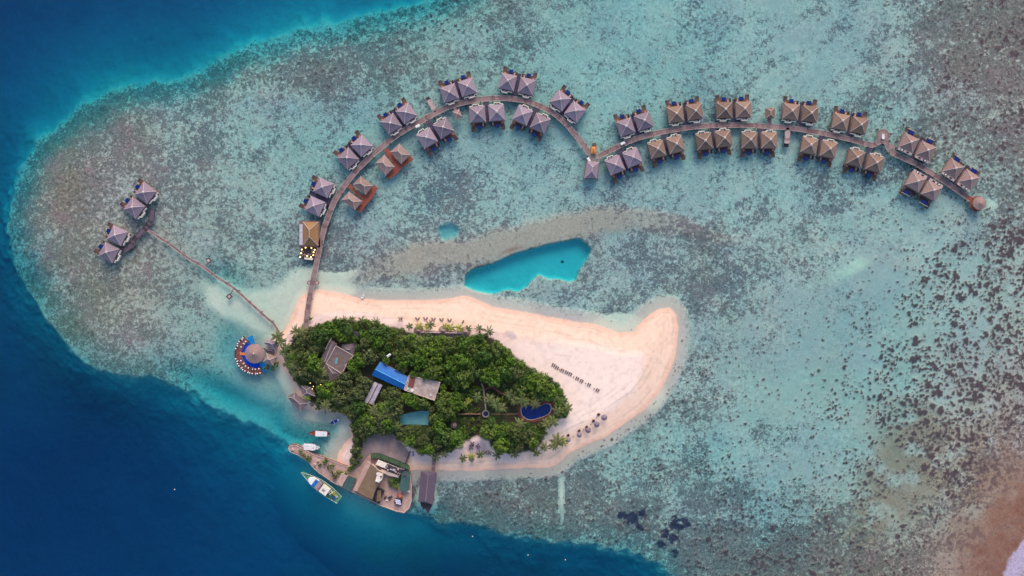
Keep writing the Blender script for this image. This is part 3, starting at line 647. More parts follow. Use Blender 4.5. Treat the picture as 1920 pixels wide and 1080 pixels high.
for i, (a, b_) in enumerate(easto):
    kd = 'grey' if i == 0 else ('far' if i > 4 else 'brown'); cn = {'grey': 'grey', 'brown': 'brown', 'far': 'reddish grey'}[kd]
    pair(a, b_, 1, kd, f'{cn} thatched villa, {ORD[2*i]} from the junction hut, ocean side, eastern boardwalk', f'{cn} thatched villa, {ORD[2*i+1]} from the junction hut, ocean side, eastern boardwalk', ge, root=be)
easti = [((1154, 309), (1187, 295)), ((1233, 279), (1268, 270)), ((1322, 264), (1358, 259)), ((1407, 262), (1444, 262)), ((1520, 272), (1556, 279)), ((1607, 295), (1643, 305)), ((1720, 340), (1750, 357))]
for i, (a, b_) in enumerate(easti):
    kd = 'grey' if i == 0 else ('far' if i > 5 else 'brown'); cn = {'grey': 'grey', 'brown': 'brown', 'far': 'reddish grey'}[kd]
    pair(a, b_, -1, kd, f'{cn} thatched villa, {ORD[2*i]} from the junction hut, lagoon side, eastern boardwalk', f'{cn} thatched villa, {ORD[2*i+1]} from the junction hut, lagoon side, eastern boardwalk', ge, root=be)

# ---------------------------------------------------------------- spa pavilions on red decks
def deck_thing(name, label, cat, poly, m, z=DZ, th=.3, nst=4, extra=None, group=None):
    c = (sum(p[0] for p in poly) / len(poly), sum(p[1] for p in poly) / len(poly)); o0 = P(*c, z); o0.z = 0
    root = empty(name, o0, 0, label, cat, group); mb = MB(); L2 = [((P(x, y, z) - o0).x, (P(x, y, z) - o0).y) for x, y in poly]
    mb.prism(L2, z - th, z); mb.build('deck', m, root)
    for p in L2[:nst]:
        s_ = MB(); s_.cyl((0, 0), .16, .16, -4, z - th, 8); s_.build('stilt', M['wood_dark'], root, loc=(p[0] * .9, p[1] * .9, 0))
    return root
def roofed(name, label, cat, quad, ze, zr, m, ridge=0.0, wall=None, z0=DZ, group=None, cap=True, inset=.8, thick=.25):
    c = (sum(p[0] for p in quad) / 4, sum(p[1] for p in quad) / 4); o0 = P(*c, ze); o0.z = 0
    root = empty(name, o0, 0, label, cat, group); Q = [((P(x, y, ze) - o0).x, (P(x, y, ze) - o0).y) for x, y in quad]
    mb = MB(); lines = mb.hip(Q, ze, zr, ridge, thick=thick); rf = mb.build('roof', m, root)
    if cap:
        for ln in lines:
            k = MB(); k.tube([v + Vector((0, 0, .03)) for v in ln], .11, 5); k.build('hip_cap', M['ridge'], rf)
        if ridge > .01:
            k = MB(); k.tube([lines[0][2] + Vector((0, 0, .04)), lines[1][2] + Vector((0, 0, .04))], .12, 5); k.build('ridge_cap', M['ridge'], rf)
    mb = MB(); mb.prism([(x * inset, y * inset) for x, y in Q], z0, ze - thick + .04); mb.build('wall', wall or M['cream'], root)
    return root
spa1 = [(720, 284), (728, 278), (745, 303), (767, 286), (774, 298), (735, 334), (727, 332), (738, 306)]
spa1 = [(719, 282), (727, 277), (748, 306), (768, 290), (775, 299), (750, 318), (748, 323), (729, 336), (722, 331), (740, 311)]
spa2 = [(650, 350), (656, 344), (678, 366), (684, 363), (701, 346), (708, 352), (698, 372), (690, 380), (676, 399), (667, 393), (679, 373)]
deck_thing('spa_deck', 'brick red timber spa deck farther from the beach', 'deck', spa1, M['deck_red'], group='red spa decks')
deck_thing('spa_deck', 'brick red timber spa deck nearer the beach', 'deck', spa2, M['deck_red'], group='red spa decks')
gs = 'spa pavilions on the red decks'
roofed('spa_pavilion', 'hip roofed pavilion on the farther red deck, side away from the beach', 'pavilion', [(748.8, 268.7), (769.3, 290.3), (752.2, 307.4), (731.7, 284.6)], 3.9, 5.6, M['thatch_red'], .3, group=gs)
roofed('spa_pavilion', 'hip roofed pavilion on the farther red deck, side toward the beach', 'pavilion', [(720.9, 289.6), (740.2, 312.4), (723.1, 329.5), (703.8, 305.5)], 3.9, 5.6, M['thatch_red'], .3, group=gs)
roofed('spa_pavilion', 'hip roofed pavilion on the nearer red deck, side away from the beach', 'pavilion', [(676.5, 329.9), (699.3, 348.1), (685.6, 365.2), (661.7, 345.8)], 3.9, 5.6, M['thatch_red'], .3, group=gs)
roofed('spa_pavilion', 'hip roofed pavilion on the nearer red deck, side toward the beach', 'pavilion', [(654.3, 358.9), (679.4, 377.1), (665.7, 394.2), (639.5, 374.8)], 3.9, 5.6, M['thatch_red'], .3, group=gs)

# ---------------------------------------------------------------- junction hut, sheds, piers, round pavilion
roofed('junction_hut', 'grey pink hip roofed hut where the two boardwalks meet', 'hut', [(1101, 302), (1123, 304), (1119, 334), (1095, 334)], 4.2, 6.3, M['thatch_grey'], .25)
deck_thing('junction_deck', 'timber platform under the hip roofed hut between the boardwalks', 'deck', [(1099, 300), (1124, 302), (1121, 336), (1093, 336)], M['wood'])
r_ = roofed('orange_hut', 'small orange roofed kiosk beside the boardwalk junction', 'kiosk', [(1108, 275), (1118, 275), (1118, 288), (1108, 288)], 3.6, 4.2, M['orange'], .3, cap=False)
deck_thing('swim_platform', 'dark landing stage seaward of the orange kiosk', 'deck', [(1108, 276), (1112, 268), (1116, 268), (1119, 276)], M['wood_brown'], z=DZ - .4)
gsd = 'small thatched sheds beside the boardwalks'
roofed('thatched_shed', 'small brown thatched shed on the lagoon side of the western boardwalk', 'shed', [(848, 209), (861, 204), (867, 218), (854, 226)], 3.7, 5.0, M['thatch_red'], 0, group=gsd)
roofed('thatched_shed', 'small brown thatched shed on the ocean side of the eastern boardwalk', 'shed', [(1435, 202), (1453, 202), (1453, 222), (1435, 222)], 3.7, 5.0, M['thatch_brown'], .3, group=gsd)
spur(be, (1443, 232), (1443, 220), 1.8)
spur(bw, (852, 202), (857, 212), 1.4)
def pier(label, a, b_, w_, group):
    A, B = P(*a, DZ), P(*b_, DZ); o0 = Vector((B.x, B.y, 0)); root = empty('bathing_pier', o0, 0, label, 'pier', group)
    mb = MB(); ribbon(mb, [A - o0, B - o0 + Vector((0, 0, 0))], w_, DZ + .02); mb.build('deck', [M['wood_pale'], M['wood_pale'], M['plank2']], root)
    dr = (B - A).normalized(); s_ = MB(); ribbon(s_, [B - o0, B - o0 + dr * 1.6], w_ * .9, DZ - .8); s_.build('landing', [M['wood_dark']] * 3, root)
    mb = MB(); ribbon(mb, [A - o0 - dr * 1.2, A - o0], w_ * .55, DZ); mb.build('link', PL, root)
    for k in range(3):
        for s2 in (-1, 1):
            q = (A - o0).lerp(B - o0, k / 2) + Vector((-dr.y, dr.x, 0)) * s2 * w_ * .48; s_ = MB(); s_.cyl((0, 0), .12, .12, -4, DZ + .9, 6); s_.build('post', M['wood'], root, loc=(q.x, q.y, 0))
gp = 'pale bathing piers off the boardwalks'
pier('pale pink bathing pier on the ocean side of the western boardwalk', (814, 205), (804, 187), 2.1, gp)
pier('pale pink bathing pier on the lagoon side of the eastern boardwalk', (1477, 244), (1475.5, 269), 2.5, gp)
def cone_roof(mb, r, z0, z1, n=28, rings=4, concave=.0):
    for k in range(rings):
        a, b_ = k / rings, (k + 1) / rings
        za = z0 + (z1 - z0) * a - concave * math.sin(a * math.pi); zb = z0 + (z1 - z0) * b_ - concave * math.sin(b_ * math.pi)
        ra, rb = r * (1 - a), max(.001, r * (1 - b_)); n0 = len(mb.v)
        vs = [(ra * math.cos(2 * math.pi * i / n), ra * math.sin(2 * math.pi * i / n), za) for i in range(n)] + [(rb * math.cos(2 * math.pi * i / n), rb * math.sin(2 * math.pi * i / n), zb) for i in range(n)]
        mb.add(vs, [(i, (i + 1) % n, n + (i + 1) % n, n + i) for i in range(n)])
def round_pav(name, label, cat, px, py, r, z0, z1, m, deckr=None, base=DZ, wall=.7, group=None, n=28):
    q = P(px, py, z0); q.z = 0; root = empty(name, q, 0, label, cat, group)
    mb = MB(); cone_roof(mb, r, z0, z1, n, 4, (z1 - z0) * .06); rf = mb.build('roof', m, root)
    mb = MB(); mb.cyl((0, 0), r, r, z0 - .25, z0 + .01, n); mb.build('eaves', m, rf)
    mb = MB(); mb.cyl((0, 0), r * .06 + .15, .12, z1 - .25, z1 + .2, 10); mb.build('roof_cap', M['ridge'], rf)
    if wall:
        mb = MB(); mb.cyl((0, 0), r * wall, r * wall, base, z0 - .22, 20); mb.build('wall', M['cream'], root)
    if deckr:
        mb = MB(); mb.cyl((0, 0), deckr, deckr, base - .3, base, 24); mb.build('deck', M['deck_red'], root)
        for k in range(6):
            s_ = MB(); s_.cyl((0, 0), .16, .16, -4, base - .25, 8); s_.build('stilt', M['wood_dark'], root, loc=(deckr * .85 * math.cos(k * 1.047), deckr * .85 * math.sin(k * 1.047), 0))
    return root
round_pav('round_pavilion', 'round conical roofed pavilion at the far tip of the eastern boardwalk', 'pavilion', 1837, 381, 3.1, 4.2, 5.5, M['thatch_red'], 3.6)

# over-water restaurant by the west boardwalk
rr = roofed('grill_restaurant', 'orange brown hip roofed restaurant over the water beside the western boardwalk', 'restaurant', [(568, 416), (597, 416), (597, 461), (568, 460)], 4.3, 7.2, M['thatch_new'], .28, M['wood'])
o0 = rr.location
mb = MB(); a, b_ = P(564.5, 440, 4) - o0, 0; mb.box((a.x, a.y, 4.0), (1.5, 9.6, .16)); mb.build('side_awning', M['metal_grey'], rr)
mb = MB(); mb.prism([((P(x, y, DZ) - o0).x, (P(x, y, DZ) - o0).y) for x, y in [(561, 414), (600, 414), (600, 464), (561, 464)]], DZ - .3, DZ); mb.build('floor', M['wood'], rr)
dd = deck_thing('dining_deck', 'dark dining deck ringed by glowing lamps beside the orange brown restaurant', 'deck', [(563, 464), (594, 464), (590, 484), (586, 489), (563, 486)], M['wood_dark'])
mb = MB(); q0 = dd.location; mb.prism([((P(x, y, DZ + .02) - q0).x, (P(x, y, DZ + .02) - q0).y) for x, y in [(571, 482), (587, 484), (586, 488), (570, 486)]], DZ, DZ + .03); mb.build('pale_step', M['cream'], dd)
lampm = MB(); lampm.cyl((0, 0), .05, .05, 0, .9, 6); 
def lamp(px, py, z, label, group, r=.42, h=.9):
    q = P(px, py, z); root = empty('lamp', q, 0, label, 'lamp', group)
    m = MB(); m.cyl((0, 0), .05, .05, 0, h, 6); m.build('post', M['black'], root)
    m = MB(); m.cyl((0, 0), r * .6, r, h, h + r * .7, 10); m.cyl((0, 0), r, r * .2, h + r * .7, h + r * 1.3, 10); m.build('lamp_shade', M['lamp'], root)
LP = [(567, 468), (565.5, 475), (564, 482), (577, 480), (584, 482), (588.5, 478.5), (589, 473), (591, 468.5), (574, 464.5), (585, 465)]
for i, (x, y) in enumerate(LP): lamp(x, y, DZ, f'glowing golden table lamp on the dark dining deck, {ORD[i]} going round from the inner corner', 'lamps round the dining deck', .30)
for i, (x, y) in enumerate([(567, 472), (568, 478), (573, 478.5), (580, 478), (586, 474), (586, 469)]):
    q = P(x, y, DZ); root = empty('dining_table', q, 0, f'small wooden dining table on the lamp-lit deck, {ORD[i]} going round from the inner corner', 'table', 'tables on the dining deck')
    m = MB(); m.cyl((0, 0), .38, .38, .7, .76, 12); m.build('table_top', M['wood'], root); m = MB(); m.cyl((0, 0), .06, .06, 0, .7, 6); m.build('leg', M['black'], root)
    for k in range(3):
        m = MB(); m.box((.62 * math.cos(k * 2.1), .62 * math.sin(k * 2.1), .22), (.36, .36, .44), k * 2.1); m.build('stool', M['wood_pale'], root)

# ---------------------------------------------------------------- round bar and crescent deck
cb = round_pav('round_restaurant', 'large round pinkish conical thatched restaurant ringed by a glowing blue pool', 'restaurant', 477.5, 663, 4.55, 4.4, 6.4, M['thatch_red'], None)
q = P(480, 663, DZ); q.z = 0
cr = empty('crescent_deck', q, 0, 'crescent shaped red timber sun deck curving round the blue pool', 'deck')
def arc(mb, r0, r1, a0, a1, z0, z1, n=40):
    vs = []; 
    for i in range(n + 1):
        th = a0 + (a1 - a0) * i / n
        for r in (r0, r1):
            for z in (z0, z1): vs.append((r * math.cos(th), r * math.sin(th), z))
    fs = []
    for i in range(n):
        a = i * 4; c = a + 4; fs += [(a + 1, a + 3, c + 3, c + 1), (a, c, c + 2, a + 2), (a, a + 1, c + 1, c), (a + 2, c + 2, c + 3, a + 3)]
    fs += [(0, 2, 3, 1), (n * 4, n * 4 + 1, n * 4 + 3, n * 4 + 2)]
    mb.add(vs, fs)
A0, A1_ = R(124), R(288)
mb = MB(); arc(mb, 6.7, 9.7, A0, A1_, DZ - .3, DZ); mb.build('deck', M['redbrown'], cr)
mb = MB(); arc(mb, 9.72, 9.95, A0, A1_, DZ - .3, DZ + .35); mb.build('outer_rim', M['wood_dark'], cr)
M['blue_glow'] = emat('lit_blue_pool_water', (.0, .035, .38, 1), .16)  # glow of the pool's underwater lamps put into the water as emission
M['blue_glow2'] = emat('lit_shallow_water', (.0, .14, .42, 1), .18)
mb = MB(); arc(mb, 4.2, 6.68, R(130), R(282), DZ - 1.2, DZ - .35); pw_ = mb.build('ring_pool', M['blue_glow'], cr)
mb = MB(); arc(mb, 4.0, 8.6, R(106), R(122), -.6, DZ - 1.2, 8); mb.build('water_glow', M['blue_glow2'], cr)  # emissive block standing for sea lit by underwater lamps beyond the deck tip
mb = MB(); arc(mb, 5.0, 9.4, R(289), R(306), -.6, DZ - 1.2, 8); mb.build('water_glow', M['blue_glow2'], cr)
mb = MB(); mb.box((-6.2, -.1, DZ - .02), (2.8, 1.2, .2)); mb.box((-7.2, .6, DZ), (.8, .5, .2)); mb.build('bridge', M['orange'], cr)
for k in range(9):
    th = A0 + (A1_ - A0) * (k + .5) / 9; s_ = MB(); s_.cyl((0, 0), .2, .2, -9, DZ - .28, 8); s_.build('stilt', M['wood_dark'], cr, loc=(9.1 * math.cos(th), 9.1 * math.sin(th), 0))
uproot = None; nn_ = 0
for row, (rad, n_) in enumerate(((9.25, 22), (7.2, 13))):
    for k in range(n_):
        th = A0 + .05 + (A1_ - A0 - .1) * k / (n_ - 1)
        if abs(math.degrees(th) - 180) < (9 if row == 0 else 14): continue
        q2 = Vector((q.x + rad * math.cos(th), q.y + rad * math.sin(th), DZ)); big = (k % 3 != 1)
        if big:
            root = empty('deck_parasol', q2, th, f'small white parasol, {ORD[k] if k < 20 else ("twenty-first", "twenty-second")[k-20]} place from the ocean tip, {"outer" if row == 0 else "poolside"} row of the crescent deck', 'parasol', 'white parasols on the crescent deck')
            m = MB(); cone_roof(m, .36, 1.9, 2.15, 8, 1); m.build('canopy', M['white'], root); m = MB(); m.cyl((0, 0), .04, .04, 0, 1.95, 6); m.build('pole', M['wood_pale'], root)
        else:
            root = empty('deck_lounger', q2, th, f'white cushioned lounger, {ORD[k] if k < 20 else ("twenty-first", "twenty-second")[k-20]} place from the ocean tip, {"outer" if row == 0 else "poolside"} row of the crescent deck', 'lounger', 'loungers on the crescent deck')
            m = MB(); m.box((0, 0, .35), (.9, .45, .16)); m.box((.4, 0, .5), (.25, .45, .3)); m.build('cushion', M['white'], root); m = MB(); m.box((0, 0, .13), (.8, .4, .26)); m.build('frame', M['wood'], root)
roofed('bar_annex', 'grey pink hip roofed annex beside the round restaurant, ocean side', 'annex', [(493, 642), (505, 635), (522, 642), (513, 655)], 4.4, 5.7, M['thatch_grey'], .35, z0=.4)
roofed('bar_annex', 'grey pink hip roofed annex beside the round restaurant, harbour side', 'annex', [(500, 662), (518, 669), (512, 685), (493, 678)], 4.4, 5.7, M['thatch_red'], .2, z0=-1)
roofed('link_roof', 'dark low roof joining the round restaurant to the palm beach', 'roof', [(494, 653), (514, 655), (515, 662), (500, 661)], 3.6, 4.2, M['purple_roof'], .5, z0=.3, cap=False)
roofed('shore_pavilion', 'long grey thatched roof among the palms beside the western boardwalk foot', 'pavilion', [(540, 640), (556, 630), (578, 630), (572, 646)], 4.4, 5.2, M['purple_pave'], .5, z0=1, cap=False)

# ---------------------------------------------------------------- buildings on the island
GZ = 1.5
def gable(name, label, cat, quad, ze, zr, m, cap=None, wall=None, group=None, off=.5):
    # gable roof: ridge runs between the midpoints of sides 3-0 and 1-2
    c = (sum(p[0] for p in quad) / 4, sum(p[1] for p in quad) / 4); o0 = P(*c, ze); o0.z = 0
    root = empty(name, o0, 0, label, cat, group); Q = [Vector(((P(x, y, ze) - o0).x, (P(x, y, ze) - o0).y, ze)) for x, y in quad]
    m0 = Q[0].lerp(Q[3], off); m1 = Q[1].lerp(Q[2], off); m0.z = m1.z = zr; dn = Vector((0, 0, -.15))
    mb = MB(); vs = Q + [m0, m1]; vs2 = [v + dn for v in vs]
    mb.add(vs + vs2, [(0, 1, 5, 4), (4, 5, 2, 3), (6, 10, 11, 7), (10, 9, 8, 11), (0, 6, 7, 1), (3, 2, 8, 9), (0, 4, 10, 6), (4, 3, 9, 10), (1, 7, 11, 5), (5, 11, 8, 2)])
    rf = mb.build('roof', m, root)
    if cap: mb = MB(); mb.tube([m0 + Vector((0, 0, .05)), m1 + Vector((0, 0, .05))], .2, 6); mb.build('ridge_cap', cap, rf)
    for k in range(1, 9):
        t_ = k / 9
        for a_, b2, mm0, mm1 in ((Q[0], Q[1], m0, m1), (Q[3], Q[2], m0, m1)):
            pass
    mb = MB(); mb.prism([(v.x * .93, v.y * .93) for v in Q], GZ - .6, ze - .13); mb.build('wall', wall or M['parapet'], root)
    return root
gable('staff_building', 'long gabled staff building with a bright blue sheet roof among the trees', 'building', [(713, 678), (765, 707), (757, 731), (697, 703)], 5.2, 6.6, M['blue_sheet'], M['blue_ridge'], off=.55)
gable('workshop', 'narrow gabled workshop with a pale grey metal roof below the blue roof', 'building', [(702, 716), (717, 722), (699, 759), (683, 753)][::-1] and [(717, 722), (699, 759), (683, 753), (702, 716)], 4.6, 5.3, M['metal_grey'], M['redbrown'], off=.5)
q4 = [(766, 704), (826, 717), (815, 751), (757, 731)]
c = P(791, 726, 6); c.z = 0; fb = empty('flat_roof_building', c, 0, 'flat roofed concrete building with a stained pinkish roof beside the blue roof', 'building')
Q = [((P(x, y, 6) - c).x, (P(x, y, 6) - c).y) for x, y in q4]
mb = MB(); mb.prism(Q, GZ - .6, 5.9); mb.build('wall', M['concrete'], fb)
for i in range(4):
    a, b_ = Vector(Q[i] + (0,)), Vector(Q[(i + 1) % 4] + (0,)); d_ = (b_ - a); mid = (a + b_) / 2; mid = mid * .985
    mb = MB(); mb.box((mid.x, mid.y, 6.05), (d_.length * .97, .28, .5 + .004 * i), math.atan2(d_.y, d_.x)); mb.build('parapet', M['parapet'], fb)
for x, y, s_ in ((765, 729, .7), (773, 732, 1.3), (780, 728, .5), (808, 741, .6)):
    v = P(x, y, 6) - c; mb = MB(); mb.cyl((0, 0), s_ * .55, s_ * .5, 5.9, 5.9 + s_ * .8, 12); mb.build('water_tank', M['white'], fb, loc=(v.x, v.y, 0))
mb = MB(); v = P(772, 716, 6) - c; mb.box((v.x, v.y, 6.0), (2.6, 5.0, .25), R(-13)); mb.build('roof_hatch', M['redbrown'], fb)
# reception: wrapped hip roofs round a pale court
c = P(634, 672, 5); c.z = 0; rb = empty('main_restaurant', c, 0, 'large dark shingled building wrapping a pale courtyard among the trees', 'building')
def addhip(root, quad, ze, zr, m, ridge, name='roof'):
    o = root.location; Q = [((P(x, y, ze) - o).x, (P(x, y, ze) - o).y) for x, y in quad]; mb = MB(); ln = mb.hip(Q, ze, zr, ridge); r = mb.build(name, m, root)
    mb = MB(); mb.prism([(sum(q[0] for q in Q) / 4 + (x - sum(q[0] for q in Q) / 4) * .85, sum(q[1] for q in Q) / 4 + (y - sum(q[1] for q in Q) / 4) * .85) for x, y in Q], GZ - .6, ze - .2); mb.build('wall', M['cream'], root)
    if ridge > .01: k = MB(); k.tube([ln[0][2], ln[1][2]], .12, 5); k.build('ridge_cap', M['ridge'], r)
    return r
addhip(rb, [(619, 637), (632, 646), (615, 690), (602, 678)], 4.6, 5.5, M['mauve'], .7)
addhip(rb, [(599, 681), (621, 673), (648, 700), (617, 714)], 4.3, 5.3, M['mauve'], .4)
addhip(rb, [(640, 648), (668, 645), (660, 668), (640, 662)], 4.4, 5.4, M['mauve'], .3)
addhip(rb, [(641, 694), (643, 678), (652, 672), (650, 688)], 4.5, 5.2, M['mauve'], .3)
o = rb.location; mb = MB(); CQ = [((P(x, y, 4.9) - o).x, (P(x, y, 4.9) - o).y) for x, y in [(630, 650), (661, 667), (649, 682), (641, 699), (613, 681)]]; mb.prism(CQ, GZ - .6, 4.95); mb.build('court_roof', mat('dusty_court_roof', (.12, .085, .085), (.22, .155, .145), .8), rb)
for i in range(5):
    a, b_ = Vector(CQ[i] + (0,)), Vector(CQ[(i + 1) % 5] + (0,)); d_ = b_ - a; mid = (a + b_) / 2; mb = MB(); mb.box((mid.x, mid.y, 5.1), (d_.length, .28, .4 + .004 * i), math.atan2(d_.y, d_.x)); mb.build('parapet', M['parapet'], rb)
mb = MB(); mb.prism([((P(x, y, 5) - o).x, (P(x, y, 5) - o).y) for x, y in [(629, 667), (638, 663), (642, 672), (634, 684), (627, 683)]], 4.9, 5.02); mb.build('court_floor', M['thatch_brown'], rb)
mb = MB(); mb.prism([((P(x, y, 5) - o).x, (P(x, y, 5) - o).y) for x, y in [(630, 671), (634, 670), (632, 682), (628, 682)]], 5.0, 5.08); mb.build('court_pond', M['pond'], rb)
v = P(617, 646, 5.6) - o; mb = MB(); mb.box((v.x, v.y, 5.55), (.25, 5.6, .3), R(-28)); mb.build('gutter', M['parapet'], rb)
rb.scale = (1.07, 1.07, 1.0)
roofed('garden_hut', 'small white roofed hut in the trees above the blue roof', 'hut', [(724, 667), (731, 662), (733, 666), (727, 671)], 6.2, 6.6, M['white'], .3, z0=GZ, cap=False)
roofed('dark_annex', 'dark roofed annex by the trees north of the main restaurant', 'annex', [(662, 622), (676, 618), (680, 632), (668, 634)], 4.6, 5.4, M['purple_roof'], .3, z0=GZ, cap=False)
# beach bar with three cones
c = P(832, 622, 3.6); c.z = 0; bb = empty('beach_bar', c, 0, 'long low brown roofed beach bar with three round thatched cones', 'beach bar')
for k, (x, y, r) in enumerate(((785, 620, 2.4), (831, 620, 2.3), (873, 622, 2.5))):
    v = P(x, y, 3.6) - c; mb = MB(); cone_roof(mb, r, 3.4, 5.4, 18, 3, .1); mb.build('cone_roof', M['thatch_red'], bb, loc=(v.x, v.y, 0))
    mb = MB(); mb.cyl((0, 0), r * .7, r * .7, GZ - .3, 3.5, 14); mb.build('wall', M['cream'], bb, loc=(v.x, v.y, 0))
addhip(bb, [(785, 619), (881, 621), (881, 629), (785, 627)], 3.3, 4.1, M['thatch_red'], .9)
# shoreline buildings on the harbour side
roofed('dive_shed', 'brown grey hip roofed shed on the harbour shore behind the deck', 'shed', [(565, 723), (582, 726), (591, 743), (567, 741)], 5.6, 6.8, M['mauve'], .3, z0=.6)
roofed('dive_shed', 'reddish brown hip roofed boathouse standing over the harbour edge', 'shed', [(538, 744), (552, 736), (578, 756), (563, 772)], 3.9, 5.0, M['mauve'], .45, z0=-1)
round_pav('pink_hut', 'small round pinkish thatched hut in the garden east of the turquoise pond', 'hut', 850.6, 797, 1.4, 3.8, 4.6, M['thatch_red'], None, GZ, n=16)
round_pav('square_hut', 'little thatched shade roof standing alone on the southern beach', 'shade', 884.4, 862, 1.45, 3.3, 4.2, M['thatch_grey'], None, 1.2, wall=.3, n=4)
# garden pieces
def flat_poly(name, label, cat, poly, z0, z1, m, kind=None):
    c = (sum(p[0] for p in poly) / len(poly), sum(p[1] for p in poly) / len(poly)); o0 = P(*c, z1); o0.z = 0; mb = MB()
    mb.prism([((P(x, y, z1) - o0).x, (P(x, y, z1) - o0).y) for x, y in poly], z0, z1); return tag(mb.build(name, m, None, loc=o0), label, cat, kind=kind)
def ring(name, label, cat, px, py, r0, r1, z, m, m2, h=.5):
    q = P(px, py, z + h); q.z = z; root = empty(name, q, 0, label, cat); mb = MB(); arc(mb, r0, r1, 0, 2 * math.pi, 0, h, 24); mb.build('rim', m, root); mb = MB(); mb.cyl((0, 0), r0, r0, 0, h * .6, 20); mb.build('basin', m2, root)
ring('stone_well', 'round grey stone well where the garden paths meet', 'well', 910.7, 776, 1.15, 1.75, GZ, M['stone'], M['navy'], .8)
ring('garden_pot', 'small pale ring planter in the garden clearing', 'planter', 945.5, 723.5, .45, .75, GZ, M['stone'], M['black'], .5)
def wallrun(name, label, cat, pts, wd, z0, z1, m, kind=None):
    o0 = P(*pts[0], z1); o0.z = 0; mb = MB()
    pp = [P(x, y, z1) - o0 for x, y in pts]; pp = [Vector((v.x, v.y, 0)) for v in pp]; ribbon(mb, pp, wd, z1, z1 - z0, 3); return tag(mb.build(name, [m] * 3, None, loc=o0), label, cat, kind=kind)
wallrun('garden_wall', 'brown timber garden wall running to the stone well', 'wall', [(858, 777), (880, 776), (901, 776.5)], .7, GZ - .3, GZ + 1.6, M['brownwall'])
wallrun('garden_path', None, None, [(911, 770), (910, 758), (908, 745), (907, 730), (903, 719)], .7, GZ - .3, GZ + .12, M['path'], 'structure')
wallrun('garden_path', None, None, [(882, 730), (893, 731), (907, 731), (922, 726)], .5, GZ - .3, GZ + .1, M['path'], 'structure')
wallrun('low_wall', 'zigzag dark red garden wall in the clearing', 'wall', [(908, 731), (921, 725), (930, 730), (938, 737), (950, 740)], .8, GZ - .3, GZ + 1.5, M['redbrown'])
wallrun('pool_path', None, None, [(920, 776), (945, 777), (972, 776)], .7, GZ - .3, GZ + .1, M['brownwall'], 'structure')
# swimming pool (kidney) and pond
KP = [(977, 767), (980, 762), (986, 759), (994, 760.5), (1003, 763), (1012, 762), (1020, 758), (1027, 757), (1032, 761), (1033, 768), (1029, 775), (1021, 780), (1009, 784), (998, 787), (987, 785), (979, 778)]
c = P(1004, 771, GZ); c.z = 0; kp = empty('swimming_pool', c, 0, 'deep blue kidney shaped swimming pool with a pale stone rim', 'pool')
kpts = smooth([Vector((x, y, 0)) for x, y in KP + [KP[0]]], 4)[:-1]
def L3(pts, z, s_=1.0): return [((P(960 + 0, 540, 0) * 0 + (P(1004 + (v.x - 1004) * s_, 771 + (v.y - 771) * s_, z) - c)).x, (P(1004 + (v.x - 1004) * s_, 771 + (v.y - 771) * s_, z) - c).y) for v in pts]
mb = MB(); A_, B_ = L3(kpts, GZ + .3, 1.05), L3(kpts, GZ + .3, .985); n = len(A_)
vs = [(x, y, GZ + .3) for x, y in A_] + [(x, y, GZ + .3) for x, y in B_] + [(x, y, GZ - .4) for x, y in A_] + [(x, y, GZ - .4) for x, y in B_]
mb.add(vs, [(i, (i + 1) % n, n + (i + 1) % n, n + i) for i in range(n)] + [(2 * n + i, 2 * n + (i + 1) % n, (i + 1) % n, i) for i in range(n)] + [(n + i, n + (i + 1) % n, 3 * n + (i + 1) % n, 3 * n + i) for i in range(n)])
mb.build('rim', M['parapet'], kp); mb = MB(); mb.prism(L3(kpts, GZ + .15, .99), GZ - .4, GZ + .16); mb.build('water', M['pool_blue'], kp)
flat_poly('pool_terrace', None, None, [(968, 762), (978, 754), (1000, 754), (1030, 750), (1042, 758), (1042, 772), (1030, 784), (1000, 792), (975, 788)], GZ - .3, GZ + .1, M['redbrown'], 'structure')
flat_poly('garden_pond', 'rectangular turquoise pond among the trees on the harbour side of the garden', 'pond', [(750, 774), (757, 777), (768, 774), (790, 770), (804, 771), (803, 797), (776, 796), (750, 796)], GZ - .3, GZ + .15, M['pond'])
flat_poly('clay_courtyard', None, None, [(684, 822), (700, 812), (735, 812), (760, 838), (769, 855), (758, 880), (700, 868), (672, 885), (655, 905), (645, 895), (662, 868), (678, 850)], .2, 1.62, mat('purple_grey_dirt', (.20, .145, .135), (.36, .265, .25), .22, .95, detail=10), 'structure')

# ================================================================ harbour
hp = lambda x, y: (520 + x / 4.5, 740 + y / 4.5)
QZ = 1.7
quay = [hp(1122, 640), hp(1133, 760), hp(1132, 900), hp(1112, 960), hp(1072, 997), hp(1000, 982), hp(870, 935), hp(790, 895), hp(700, 852), hp(640, 822), hp(550, 782), hp(470, 738), hp(400, 690), hp(350, 655), hp(310, 620), hp(262, 562), hp(180, 507), hp(110, 478), hp(93, 452), hp(100, 430), hp(130, 420), hp(160, 424), hp(205, 447), hp(300, 500), hp(400, 532), hp(500, 572), hp(590, 605), hp(640, 640), hp(700, 600), hp(780, 500), hp(1000, 600)]
c = P(*hp(700, 750), QZ); c.z = 0; qy = empty('quay', c, 0, 'pinkish concrete harbour quay tapering to a rounded breakwater tip', 'quay')
QP = [((P(x, y, QZ) - c).x, (P(x, y, QZ) - c).y) for x, y in quay]
mb = MB(); mb.prism(QP, -9, QZ); mb.build('slab', M['concrete_pink'], qy)
mb = MB(); ribbon(mb, [Vector((x, y, 0)) for x, y in QP[:27]], .55, QZ + .25, .6, 3); mb.build('kerb', [M['redbrown']] * 3, qy)
mb = MB(); ribbon(mb, [Vector((x * .995, y * .985, 0)) for x, y in QP[:27]], .35, QZ + .29, .3, 3); mb.build('kerb_top', [M['parapet']] * 3, qy)
